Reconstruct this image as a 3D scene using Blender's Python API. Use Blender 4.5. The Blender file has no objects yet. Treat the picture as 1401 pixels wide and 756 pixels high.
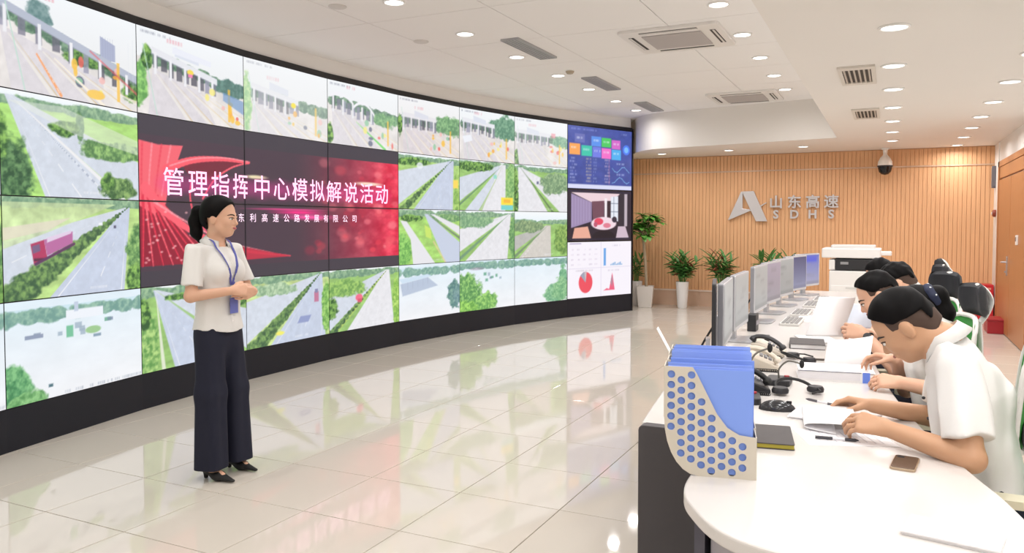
import bpy, bmesh, math, random
import numpy as np
from mathutils import Vector, Matrix
random.seed(7)
SC = bpy.context.scene
COL = SC.collection
PI = math.pi

# ---------------------------------------------------------------- camera, world, exposure
FPX = 1060.0
PITCH = math.radians(2.2)
YAW = math.radians(26.04)
CAMH = 1.5
cam_d = bpy.data.cameras.new('camera')
cam = bpy.data.objects.new('camera', cam_d)
COL.objects.link(cam)
cam.location = (0, 0, CAMH)
cam.rotation_euler = (PI / 2 - PITCH, 0, YAW)
cam_d.sensor_width = 36.0
cam_d.lens = FPX / 1401.0 * 36.0
PPY = 306 + FPX * math.tan(PITCH)
cam_d.shift_y = -(378 - PPY) / 1401.0
cam_d.clip_start = 0.05
cam_d.clip_end = 100
SC.camera = cam

world = bpy.data.worlds.new('white_fill')  # even white fill added from the camera side through the rear opening
SC.world = world
world.use_nodes = True
bg = world.node_tree.nodes['Background']
bg.inputs[0].default_value = (1.0, 1.0, 1.0, 1)
bg.inputs[1].default_value = 0.9
SC.view_settings.view_transform = 'Standard'
SC.view_settings.look = 'None'
SC.view_settings.exposure = 0.0
SC.view_settings.gamma = 1.0
SC.view_settings.use_curve_mapping = False
LAMP_W = 7.2

# ---------------------------------------------------------------- materials
MATS = {}
def lin(c):
    return tuple(((x / 12.92) if x <= 0.04045 else ((x + 0.055) / 1.055) ** 2.4) for x in c)
def hexc(h):
    h = h.lstrip('#')
    return lin(tuple(int(h[i:i + 2], 16) / 255 for i in (0, 2, 4)))
def mat(name, color, rough=0.5, metal=0.0, emit=0.0, noise=None, bump=None, spec=0.5, coat=0.0, sheen=0.0, trans=0.0, sss=0.0, alpha=1.0):
    """procedural principled material; noise=(scale, amount[, stretch]) varies the colour, bump=(scale, strength)"""
    if name in MATS:
        return MATS[name]
    m = bpy.data.materials.new(name)
    m.use_nodes = True
    nt = m.node_tree
    b = nt.nodes['Principled BSDF']
    c = hexc(color) if isinstance(color, str) else color
    b.inputs['Base Color'].default_value = (*c, 1)
    b.inputs['Roughness'].default_value = rough
    b.inputs['Metallic'].default_value = metal
    b.inputs['Specular IOR Level'].default_value = spec
    if coat:
        b.inputs['Coat Weight'].default_value = coat
        b.inputs['Coat Roughness'].default_value = 0.05
    if sheen:
        b.inputs['Sheen Weight'].default_value = sheen
    if trans:
        b.inputs['Transmission Weight'].default_value = trans
    if sss:
        b.inputs['Subsurface Weight'].default_value = sss
        b.inputs['Subsurface Radius'].default_value = (0.02, 0.008, 0.005)
        b.inputs['Subsurface Scale'].default_value = 0.5
    if emit:
        b.inputs['Emission Color'].default_value = (*c, 1)
        b.inputs['Emission Strength'].default_value = emit
    if noise or bump:
        tc = nt.nodes.new('ShaderNodeTexCoord')
        mp = nt.nodes.new('ShaderNodeMapping')
        nt.links.new(tc.outputs['Object'], mp.inputs[0])
        if noise and len(noise) > 2:
            mp.inputs['Scale'].default_value = noise[2]
    if noise:
        n = nt.nodes.new('ShaderNodeTexNoise')
        n.inputs['Scale'].default_value = noise[0]
        n.inputs['Detail'].default_value = 5
        nt.links.new(mp.outputs[0], n.inputs['Vector'])
        mx = nt.nodes.new('ShaderNodeMix')
        mx.data_type = 'RGBA'
        a = noise[1]
        mx.inputs['A'].default_value = (*[x * (1 - a) for x in c], 1)
        mx.inputs['B'].default_value = (*[min(1, x * (1 + a)) for x in c], 1)
        nt.links.new(n.outputs['Fac'], mx.inputs['Factor'])
        nt.links.new(mx.outputs['Result'], b.inputs['Base Color'])
    if bump:
        n2 = nt.nodes.new('ShaderNodeTexNoise')
        n2.inputs['Scale'].default_value = bump[0]
        nt.links.new(tc.outputs['Object'], n2.inputs['Vector'])
        bp = nt.nodes.new('ShaderNodeBump')
        bp.inputs['Strength'].default_value = bump[1]
        bp.inputs['Distance'].default_value = 0.01
        nt.links.new(n2.outputs['Fac'], bp.inputs['Height'])
        nt.links.new(bp.outputs[0], b.inputs['Normal'])
    MATS[name] = m
    return m
def mat_vcol(name, strength):
    m = bpy.data.materials.new(name)
    m.use_nodes = True
    nt = m.node_tree
    b = nt.nodes['Principled BSDF']
    b.inputs['Base Color'].default_value = (0.01, 0.01, 0.012, 1)
    b.inputs['Roughness'].default_value = 0.35
    b.inputs['Specular IOR Level'].default_value = 0.3
    a = nt.nodes.new('ShaderNodeAttribute')
    a.attribute_name = 'Col'
    nt.links.new(a.outputs['Color'], b.inputs['Emission Color'])
    b.inputs['Emission Strength'].default_value = strength
    m.cycles.emission_sampling = 'NONE'
    MATS[name] = m
    return m

M_white = mat('white_paint', '#efece8', 0.6)
M_ceil = mat('ceiling_paint', '#f4f1ef', 0.75, noise=(1.5, 0.015))
M_soff = mat('soffit_paint', '#ece6e0', 0.75, noise=(1.2, 0.015))
M_tile = mat('polished_tile', '#d6cec3', 0.05, noise=(2.3, 0.03), spec=0.45)
M_grout = mat('tile_grout', '#b9ad9f', 0.8)
M_wood = mat('oak_slats', '#e8b485', 0.5, noise=(6.0, 0.16, (6, 6, 0.35)))
M_woodback = mat('oak_slat_backing', '#dba272', 0.55, noise=(6.0, 0.1, (6, 6, 0.35)))
M_door = mat('door_veneer', '#b07446', 0.35, noise=(4.0, 0.14, (8, 8, 0.5)))
M_stone = mat('beige_skirting_stone', '#d6b49c', 0.25, noise=(3.0, 0.15))
M_bezel = mat('black_bezel', '#15151a', 0.4)
M_plinth = mat('black_plinth', '#1e2029', 0.5, noise=(2.0, 0.1), spec=0.3)
M_screen = mat_vcol('screen_picture', 1.0)
M_lamp = mat('lamp_diffuser', (1, 0.98, 0.95), 0.5, emit=6.0)
M_lamp.cycles.emission_sampling = 'NONE'
M_trim = mat('white_trim', '#f4f2ef', 0.4)
M_steel = mat('brushed_steel', '#c6c6cc', 0.3, metal=0.85)
M_dark = mat('dark_plastic', '#26262a', 0.45)
M_black = mat('black_rubber', '#121214', 0.6)
M_desk = mat('white_laminate', '#d8d3cf', 0.25, noise=(1.0, 0.01))
M_desk_d = mat('dark_grey_laminate', '#4d494c', 0.5, noise=(3.0, 0.06))
M_desk_l = mat('lavender_grey_laminate', '#a9a4ab', 0.4)

# ---------------------------------------------------------------- mesh helpers
class MB:
    def __init__(self):
        self.v = []
        self.f = []
    def add(self, vs, fs, M=None):
        o = len(self.v)
        if M is not None:
            vs = [M @ Vector(p) for p in vs]
        self.v += [tuple(p) for p in vs]
        self.f += [tuple(i + o for i in f) for f in fs]
        return self
    def box(self, c, s, M=None, rz=0.0):
        hx, hy, hz = s[0] / 2, s[1] / 2, s[2] / 2
        vs = [(x * hx, y * hy, z * hz) for z in (-1, 1) for y in (-1, 1) for x in (-1, 1)]
        if rz:
            cz, sz = math.cos(rz), math.sin(rz)
            vs = [(x * cz - y * sz, x * sz + y * cz, z) for x, y, z in vs]
        vs = [(x + c[0], y + c[1], z + c[2]) for x, y, z in vs]
        return self.add(vs, [(0, 2, 3, 1), (4, 5, 7, 6), (0, 1, 5, 4), (2, 6, 7, 3), (0, 4, 6, 2), (1, 3, 7, 5)], M)
    def rbox(self, c, s, r, M=None, seg=3, axis='z'):
        """box with rounded corners in the plane across axis"""
        pts = rrect(s[0] if axis != 'x' else s[1], s[1] if axis == 'z' else s[2], r, seg)
        h = {'z': s[2], 'x': s[0], 'y': s[1]}[axis]
        n = len(pts)
        if axis == 'z':
            f3 = lambda p, t: (c[0] + p[0], c[1] + p[1], c[2] + t)
        elif axis == 'x':
            f3 = lambda p, t: (c[0] + t, c[1] + p[0], c[2] + p[1])
        else:
            f3 = lambda p, t: (c[0] - p[0], c[1] + t, c[2] + p[1])
        vs = [f3(p, -h / 2) for p in pts] + [f3(p, h / 2) for p in pts]
        fs = [tuple(reversed(range(n))), tuple(range(n, 2 * n))] + [(i, (i + 1) % n, n + (i + 1) % n, n + i) for i in range(n)]
        return self.add(vs, fs, M)
    def prism(self, pts, z0, z1, M=None):
        a = sum(pts[i][0] * pts[(i + 1) % len(pts)][1] - pts[(i + 1) % len(pts)][0] * pts[i][1] for i in range(len(pts)))
        if a < 0:
            pts = list(reversed(pts))
        n = len(pts)
        vs = [(x, y, z0) for x, y in pts] + [(x, y, z1) for x, y in pts]
        fs = [tuple(reversed(range(n))), tuple(range(n, 2 * n))] + [(i, (i + 1) % n, n + (i + 1) % n, n + i) for i in range(n)]
        return self.add(vs, fs, M)
    def lathe(self, prof, seg=20, c=(0, 0, 0), M=None):
        n = len(prof)
        vs = []
        for k in range(seg):
            a = 2 * PI * k / seg
            vs += [(c[0] + r * math.cos(a), c[1] + r * math.sin(a), c[2] + z) for r, z in prof]
        fs = []
        for k in range(seg):
            k2 = (k + 1) % seg
            for i in range(n - 1):
                fs.append((k * n + i, k2 * n + i, k2 * n + i + 1, k * n + i + 1))
        fs.append(tuple(k * n + n - 1 for k in range(seg)))
        fs.append(tuple(k * n for k in reversed(range(seg))))
        return self.add(vs, fs, M)
    def tube(self, path, r, seg=8, M=None, flat=None):
        """round tube along path; r number or list; flat=(a, b) elliptical radii factors"""
        P = [Vector(p) for p in path]
        n = len(P)
        rr = r if isinstance(r, (list, tuple)) else [r] * n
        vs, fs = [], []
        ref = Vector((0, 0, 1))
        for i in range(n):
            t = (P[min(i + 1, n - 1)] - P[max(i - 1, 0)]).normalized()
            if abs(t.dot(ref)) > 0.95:
                u = t.cross(Vector((1, 0, 0))).normalized()
            else:
                u = t.cross(ref).normalized()
            w = t.cross(u).normalized()
            if i > 0 and u.dot(pu) < 0 and abs(u.dot(pu)) > 0.5:
                u, w = -u, -w
            pu = u
            fa, fb = flat or (1, 1)
            for k in range(seg):
                a = 2 * PI * k / seg
                vs.append(P[i] + u * (math.cos(a) * rr[i] * fa) + w * (math.sin(a) * rr[i] * fb))
        for i in range(n - 1):
            for k in range(seg):
                k2 = (k + 1) % seg
                fs.append((i * seg + k, i * seg + k2, (i + 1) * seg + k2, (i + 1) * seg + k))
        fs.append(tuple(reversed(range(seg))))
        fs.append(tuple((n - 1) * seg + k for k in range(seg)))
        return self.add(vs, fs, M)
    def ell(self, c, r, seg=14, rings=9, M=None):
        prof = []
        vs, fs = [], []
        for i in range(rings + 1):
            th = PI * i / rings
            for k in range(seg):
                a = 2 * PI * k / seg
                vs.append((c[0] + r[0] * math.sin(th) * math.cos(a), c[1] + r[1] * math.sin(th) * math.sin(a), c[2] - r[2] * math.cos(th)))
        for i in range(rings):
            for k in range(seg):
                k2 = (k + 1) % seg
                fs.append((i * seg + k, i * seg + k2, (i + 1) * seg + k2, (i + 1) * seg + k))
        return self.add(vs, fs, M)
    def quad(self, a, b, c, d):
        return self.add([a, b, c, d], [(0, 1, 2, 3)])
    def mesh(self, name, m, smooth=False):
        me = bpy.data.meshes.new(name)
        me.from_pydata(self.v, [], self.f)
        me.validate()
        me.update()
        if m:
            me.materials.append(m)
        if smooth:
            me.shade_smooth() if hasattr(me, 'shade_smooth') else None
        return me
    def build(self, name, m, parent=None, smooth=False, bevel=0.0, seg=2, loc=None, rz=0.0, fix=False):
        me = self.mesh(name, m, smooth)
        if fix:
            bm = bmesh.new(); bm.from_mesh(me)
            bmesh.ops.remove_doubles(bm, verts=bm.verts, dist=1e-5)
            bmesh.ops.recalc_face_normals(bm, faces=bm.faces)
            bm.to_mesh(me); bm.free()
        o = bpy.data.objects.new(name, me)
        COL.objects.link(o)
        if parent is not None:
            o.parent = parent
        if loc is not None:
            o.location = loc
        if rz:
            o.rotation_euler[2] = rz
        if smooth and not bevel:
            try:
                md = None
                me.set_sharp_from_angle(angle=math.radians(40))
            except Exception:
                pass
        if bevel:
            md = o.modifiers.new('bevel', 'BEVEL')
            md.width = bevel
            md.segments = seg
            md.limit_method = 'ANGLE'
            md.angle_limit = math.radians(40)
            if smooth:
                me.shade_smooth()
                md.harden_normals = True
        return o
def rrect(w, h, r, seg=3):
    pts = []
    for cx, cy, a0 in ((w / 2 - r, h / 2 - r, 0), (-w / 2 + r, h / 2 - r, PI / 2), (-w / 2 + r, -h / 2 + r, PI), (w / 2 - r, -h / 2 + r, 1.5 * PI)):
        for k in range(seg + 1):
            a = a0 + PI / 2 * k / seg
            pts.append((cx + r * math.cos(a), cy + r * math.sin(a)))
    return pts
def tag(o, label=None, cat=None, group=None, kind=None):
    if label: o['label'] = label
    if cat: o['category'] = cat
    if group: o['group'] = group
    if kind: o['kind'] = kind
    return o
def thing(name, label, cat, loc=(0, 0, 0), rz=0.0, group=None):
    o = bpy.data.objects.new(name, None)
    COL.objects.link(o)
    o.location = loc
    o.rotation_euler[2] = rz
    o.empty_display_size = 0.05
    return tag(o, label, cat, group)
def copy_tree(o, parent=None, **kw):
    c = o.copy()
    COL.objects.link(c)
    c.parent = parent
    for ch in o.children:
        copy_tree(ch, c)
    return c
def frame(d, upv=(0, 0, 1), o=(0, 0, 0)):
    """matrix whose x axis is d, z axis near upv"""
    x = Vector(d).normalized()
    z = Vector(upv)
    y = z.cross(x).normalized()
    z = x.cross(y)
    M = Matrix((x, y, z)).transposed().to_4x4()
    M.translation = Vector(o)
    return M
def smooth_pts(pts, n=6, closed=False):
    """Catmull-Rom through pts"""
    out = []
    N = len(pts)
    rng = N if closed else N - 1
    for i in range(rng):
        p = [np.array(pts[(i + k) % N] if closed else pts[min(max(i + k, 0), N - 1)], float) for k in (-1, 0, 1, 2)]
        for j in range(n):
            t = j / n
            out.append(tuple(0.5 * ((2 * p[1]) + (-p[0] + p[2]) * t + (2 * p[0] - 5 * p[1] + 4 * p[2] - p[3]) * t * t + (-p[0] + 3 * p[1] - 3 * p[2] + p[3]) * t ** 3)))
    if not closed:
        out.append(tuple(pts[-1]))
    return out
def text_mesh(s, size, depth=0.0, bold=0.0, name='lettering'):
    """mesh of flat lettering in the x-y plane, centred"""
    cu = bpy.data.curves.new(name, 'FONT')
    cu.body = s
    cu.size = size
    cu.align_x = 'CENTER'
    cu.align_y = 'CENTER'
    cu.offset = bold
    cu.extrude = depth
    cu.resolution_u = 3
    o = bpy.data.objects.new(name, cu)
    COL.objects.link(o)
    dg = bpy.context.evaluated_depsgraph_get()
    me = bpy.data.meshes.new_from_object(o.evaluated_get(dg))
    bpy.data.objects.remove(o)
    bpy.data.curves.remove(cu)
    me.name = name
    return me
def mesh_obj(name, me, m, parent=None):
    me.materials.clear()
    me.materials.append(m)
    o = bpy.data.objects.new(name, me)
    COL.objects.link(o)
    if parent is not None:
        o.parent = parent
    return o
# ================================================================ the room
CX, CY, CR = 9.029, 6.393, 14.595          # centre and radius of the video wall's arc
YB, XR = 14.19, 1.44                        # back wall, right wall
ZS, ZC = 2.72, 3.30                         # soffit, coffer ceiling
YF = -4.5
def arc(y, r=CR):
    return CX - math.sqrt(r * r - (y - CY) ** 2)

# floor: grout slab with single tiles on it
floor = MB().box((-2.6, (YF + YB) / 2, -0.06), (9.4, YB - YF + 1.4, 0.1)).build('floor', M_grout)
tag(floor, kind='structure')
T = 0.6
tx0, ty0 = -2.138 - 6 * T, 3.115 - 3 * T
tile_me = MB().box((0, 0, 0), (T - 0.005, T - 0.005, 0.012)).mesh('floor_tile', M_tile)
bm = bmesh.new(); bm.from_mesh(tile_me)
bmesh.ops.bevel(bm, geom=[e for e in bm.edges if all(v.co.z > 0 for v in e.verts)], offset=0.0012, segments=1, affect='EDGES')
bm.to_mesh(tile_me); bm.free()
fw = Vector((-math.sin(YAW), math.cos(YAW), 0)); rt = Vector((math.cos(YAW), math.sin(YAW), 0))
rest = MB()
n_tile = 0
for i in range(-1, 13):
    for j in range(-11, 23):
        x, y = tx0 + (i + 0.5) * T, ty0 + (j + 0.5) * T
        if x > XR + 0.3 or y > YB + 0.3:
            continue
        v = Vector((x, y, 0)); D = v.dot(fw); L = v.dot(rt)
        inview = D > 2.6 and abs(L) < D * 0.70 + 0.5 and y > 1.2 and x > -5.9
        if inview and x > 0.2 and y < 4:
            inview = False
        if inview and n_tile < 295:
            o = bpy.data.objects.new('floor_tile', tile_me)
            COL.objects.link(o); o.parent = floor; o.location = (x, y, -0.006)
            n_tile += 1
        else:
            rest.box((x, y, -0.006), (T - 0.005, T - 0.005, 0.012))
tag(rest.build('floor_tiles', M_tile, floor), kind='stuff')

# back wall with oak slats, stone skirting and a metal inlay line
wb = MB().box(((-5.2 + XR) / 2, YB + 0.1, 1.7), (XR + 5.2 + 0.4, 0.16, 3.4)).build('wall_back', M_woodback)
tag(wb, kind='structure')
sl = MB()
x = -5.0
while x < XR - 0.03:
    sl.box((x + 0.028, YB + 0.015, 1.35 + 0.15), (0.056, 0.018, ZS - 0.30))
    x += 0.062
tag(sl.build('wall_slats', M_wood, wb), kind='stuff')
MB().box(((-5.0 + XR) / 2, YB - 0.006, 2.43), (XR + 5.0, 0.008, 0.022)).build('metal_inlay', mat('inlay_metal', '#d9b9a0', 0.35, metal=0.3), wb)
bs = MB().box(((-5.0 + XR) / 2, YB - 0.01, 0.135), (XR + 5.0, 0.05, 0.27)).build('baseboard_back', M_stone)
tag(bs, kind='structure')
MB().box(((-5.0 + XR) / 2, YB - 0.015, 0.282), (XR + 5.0, 0.06, 0.024)).build('skirting_cap', mat('skirting_cap_stone', '#ecd9cc', 0.3), bs)

# right wall
wr = MB().box((XR + 0.08, (YF + YB) / 2, 1.7), (0.16, YB - YF + 0.4, 3.4)).build('wall_right', M_white)
tag(wr, kind='structure')
bs = MB().box((XR - 0.008, 5.6 - 1.7, 0.05), (0.016, 13.6, 0.1)).build('baseboard_right', mat('pale_skirting', '#d8cbbd', 0.4))
tag(bs, kind='structure')

# curved wall behind the video wall
ys = [YF + k * (12.9 - YF) / 60 for k in range(61)]
pl = [(arc(y, CR + 0.06), y) for y in ys] + [(-4.5, 13.12), (-4.62, 13.6), (-4.62, YB + 0.1)]
pl2 = [(x - 0.25, y) for x, y in pl]
wl = MB().prism(pl + pl2[::-1], 0, 3.4).build('wall_left', mat('bulkhead_paint', '#dcd6cf', 0.7))
tag(wl, kind='structure')
# bulkhead strip over the screens, flush with the frame
bk = [(arc(y, CR + 0.0), y) for y in ys]
bk2 = [(arc(y, CR + 0.12), y) for y in ys]
blk = MB().prism(bk + bk2[::-1], 3.146, ZC + 0.05).build('trim_1', mat('bulkhead_white', '#eeebe8', 0.7))
tag(blk, kind='structure')

# ceiling: backing, coffer panels, soffit
cl = MB().box((-2.4, (YF + YB) / 2, ZC + 0.09), (8.6, YB - YF + 0.8, 0.1)).build('ceiling', mat('ceiling_backing', '#b9b4af', 0.8))
tag(cl, kind='structure')
gx = [-5.9, -4.25, -3.03, -1.85, -0.66]
gy = [YF] + [5.76 + 1.17 * k for k in range(-8, 8)]
AC = [(-1.88, 7.5), (-1.88, 11.36)]
for i in range(len(gx) - 1):
    for j in range(len(gy) - 1):
        g = 0.0035
        o = MB().box(((gx[i] + gx[i + 1]) / 2, (gy[j] + gy[j + 1]) / 2, ZC + 0.02), (gx[i + 1] - gx[i] - 2 * g, gy[j + 1] - gy[j] - 2 * g, 0.04)).build('ceiling_panel', M_ceil, cl)
# soffit with its fascia towards the coffer
edge = [(-0.705, YF - 0.2), (-0.705, 11.95)]
cur = smooth_pts([(-3.2, 12.37), (-3.55, 12.48), (-3.86, 12.78), (-4.1, 13.25), (-4.36, 13.8), (-4.55, YB + 0.1)], 5)
sof = MB().prism(edge + cur + [(XR + 0.15, YB + 0.1), (XR + 0.15, YF - 0.2)], ZS, ZC + 0.03).build('trim_2', M_soff)
tag(sof, kind='structure')
wf = MB()                                    # wall behind the camera; wide opening added to let fill light in
wf.box((-2.2, YF - 0.1, 0.3), (7.6, 0.2, 0.6)); wf.box((-2.2, YF - 0.1, 3.0), (7.6, 0.2, 0.8))
for xx in (-5.75, -2.2, 1.35):
    wf.box((xx, YF - 0.1, 1.6), (0.5, 0.2, 2.0))
tag(wf.build('wall_front', M_white), kind='structure')

# ---------------------------------------------------------------- ceiling lights
def lamp_meshes():
    ring = MB().lathe([(0.092, 0), (0.092, -0.008), (0.078, -0.012), (0.074, -0.004), (0.074, 0.0)], 28).mesh('trim_ring', M_trim, True)
    lens = MB().lathe([(0.0001, -0.0045), (0.074, -0.0045), (0.074, -0.002), (0.0001, -0.002)], 28).mesh('diffuser', M_lamp)
    return ring, lens
RING, LENS = lamp_meshes()
def ceiling_light(x, y, z, label, group, watts):
    t = thing('ceiling_light', label, 'ceiling light', (x, y, z), 0, group)
    for nm, me in (('trim_ring', RING), ('diffuser', LENS)):
        o = bpy.data.objects.new(nm, me); COL.objects.link(o); o.parent = t
    ld = bpy.data.lights.new('lamp', 'AREA')
    ld.shape = 'DISK'; ld.size = 0.14; ld.energy = watts; ld.color = (1.0, 0.99, 0.985)
    ld.spread = math.radians(165)
    lo = bpy.data.objects.new('lamp', ld); COL.objects.link(lo); lo.parent = t
    lo.location = (0, 0, -0.014)
    return t
def ordinal(k):
    return ['nearest', 'second', 'third', 'fourth', 'fifth', 'sixth', 'seventh', 'eighth', 'ninth'][k]
rows = [
    (0.0, [5.40, 6.70, 7.86, 9.08, 10.28, 11.48, 12.69], ZS, 'of the row running to the dome camera', 'downlights over the desk', [4.1, 2.8, 1.5, 0.2, -1.1, -2.4]),
    (0.90, [6.65, 7.89, 9.12, 10.30, 11.42, 12.60, 13.83], ZS, 'of the row beside the right wall', 'downlights by the right wall', [5.4, 4.1, 2.8, 1.5, 0.2, -1.1]),
    (-3.655, [5.30, 6.47, 7.6, 8.76, 9.82, 10.95, 11.96], ZC, 'of the row along the video wall', 'downlights along the video wall', [4.15, 3.0, 1.85, 0.7, -0.5, -1.7]),
    (-1.30, [6.52, 7.65, 8.78, 9.90, 10.98], ZC, 'of the row beside the air conditioners', 'downlights beside the air conditioners', [5.4, 4.25, 3.1, 1.95, 0.8, -0.4]),
]
for X, yy, z, where, grp, hidden in rows:
    for k, y in enumerate(yy):
        ceiling_light(X, y, z, '%s round ceiling light %s' % (ordinal(k), where), grp, LAMP_W)
    for y in hidden:
        ceiling_light(X, y, z, 'round white ceiling light above or behind the photographer', 'downlights out of view', LAMP_W)
for X, y, w in ((-3.6, 13.31, 'leftmost'), (-2.43, 13.14, 'middle'), (-1.26, 13.04, 'rightmost')):
    ceiling_light(X, y, ZS, '%s of three round ceiling lights above the slatted wall' % w, 'downlights above the slatted wall', LAMP_W)

# ---------------------------------------------------------------- air conditioners, diffusers, grilles on the ceiling
def air_conditioner(x, y, label):
    t = thing('air_conditioner', label, 'air conditioner', (x, y, ZC), 0, 'ceiling cassette air conditioners')
    MB().rbox((0, 0, -0.012), (0.94, 0.94, 0.028), 0.05).build('panel', mat('ac_white', '#e8e4e0', 0.45), t, bevel=0.006)
    MB().box((0, 0.0, -0.03), (0.56, 0.56, 0.012)).build('intake_grille', mat('ac_grille', '#b3acaa', 0.6), t, bevel=0.004)
    sm = mat('ac_slot', '#2c2826', 0.6)
    fm = mat('ac_flap', '#dedad6', 0.45)
    for k in range(4):
        a = k * PI / 2
        M = Matrix.Rotation(a, 4, 'Z')
        MB().box((0, -0.385, -0.027), (0.54, 0.05, 0.004), M).build('air_slot', sm, t)
        MB().box((0, -0.392, -0.031), (0.54, 0.018, 0.005), M @ Matrix.Translation((0, 0, 0))).build('flap', fm, t)
    return t
air_conditioner(-1.88, 7.5, 'nearer square cassette air conditioner in the white coffer ceiling')
air_conditioner(-1.88, 11.36, 'farther square cassette air conditioner in the white coffer ceiling')
gm = mat('grille_grey', '#a9a8aa', 0.5)
gm2 = mat('grille_dark', '#77767a', 0.7)
for k, y in enumerate((7.3, 9.5, 11.68)):
    t = thing('slot_diffuser', '%s long grey slot diffuser in the ceiling along the video wall' % ['nearest', 'middle', 'farthest'][k], 'air vent', (-3.36, y, ZC), 0, 'grey slot diffusers')
    MB().box((0, 0, -0.004), (0.17, 0.95, 0.012)).build('backing', gm2, t)
    for q in range(5):
        MB().box((-0.068 + q * 0.034, 0, -0.012), (0.02, 0.95, 0.008)).build('slat', gm, t)
    f = MB()
    f.box((0, 0.478, -0.008), (0.19, 0.014, 0.02)); f.box((0, -0.478, -0.008), (0.19, 0.014, 0.02)); f.box((0.092, 0, -0.008), (0.012, 0.96, 0.02)); f.box((-0.092, 0, -0.008), (0.012, 0.96, 0.02))
    f.build('frame', gm, t)
for k, y in enumerate((7.0, 9.46)):
    t = thing('ceiling_grille', '%s louvred return air grille in the soffit' % ['nearer', 'farther'][k], 'air vent', (-0.265, y, ZS), 0, 'soffit grilles')
    MB().box((0, 0, -0.003), (0.21, 0.62, 0.008)).build('backing', mat('grille_hole', '#4b423c', 0.8), t)
    f = MB()
    f.box((0, 0.36, -0.008), (0.27, 0.1, 0.018)); f.box((0, -0.36, -0.008), (0.27, 0.1, 0.018)); f.box((0.12, 0, -0.008), (0.03, 0.62, 0.018)); f.box((-0.12, 0, -0.008), (0.03, 0.62, 0.018))
    f.build('frame', mat('grille_frame', '#d8d0c6', 0.5), t)
    for q in range(6):
        MB().box((-0.09 + q * 0.036, 0, -0.01), (0.014, 0.62, 0.012)).build('slat', mat('grille_slat', '#b9aea2', 0.5), t)
# small ceiling fittings
t = thing('smoke_detector', 'small beige smoke detector beside a ceiling light near the video wall', 'smoke detector', (-3.42, 8.55, ZC))
MB().lathe([(0.05, 0), (0.05, -0.02), (0.035, -0.04), (0.0001, -0.045)], 16).build('housing', mat('detector_beige', '#b5a892', 0.5), t, True)
MB().lathe([(0.056, 0), (0.056, -0.008), (0.0001, -0.009)], 16).build('base', M_trim, t)
for x, y, w in ((-4.15, 5.2, 'nearer'), (-4.2, 6.55, 'farther')):
    o = MB().lathe([(0.075, 0), (0.075, -0.006), (0.066, -0.011), (0.0001, -0.012)], 24).build('speaker_grille', mat('speaker_white', '#d8d3cf', 0.6), None, True, loc=(x, y, ZC))
    tag(o, '%s round flush ceiling speaker above the video wall' % w, 'speaker', 'flush ceiling speakers')
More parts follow.
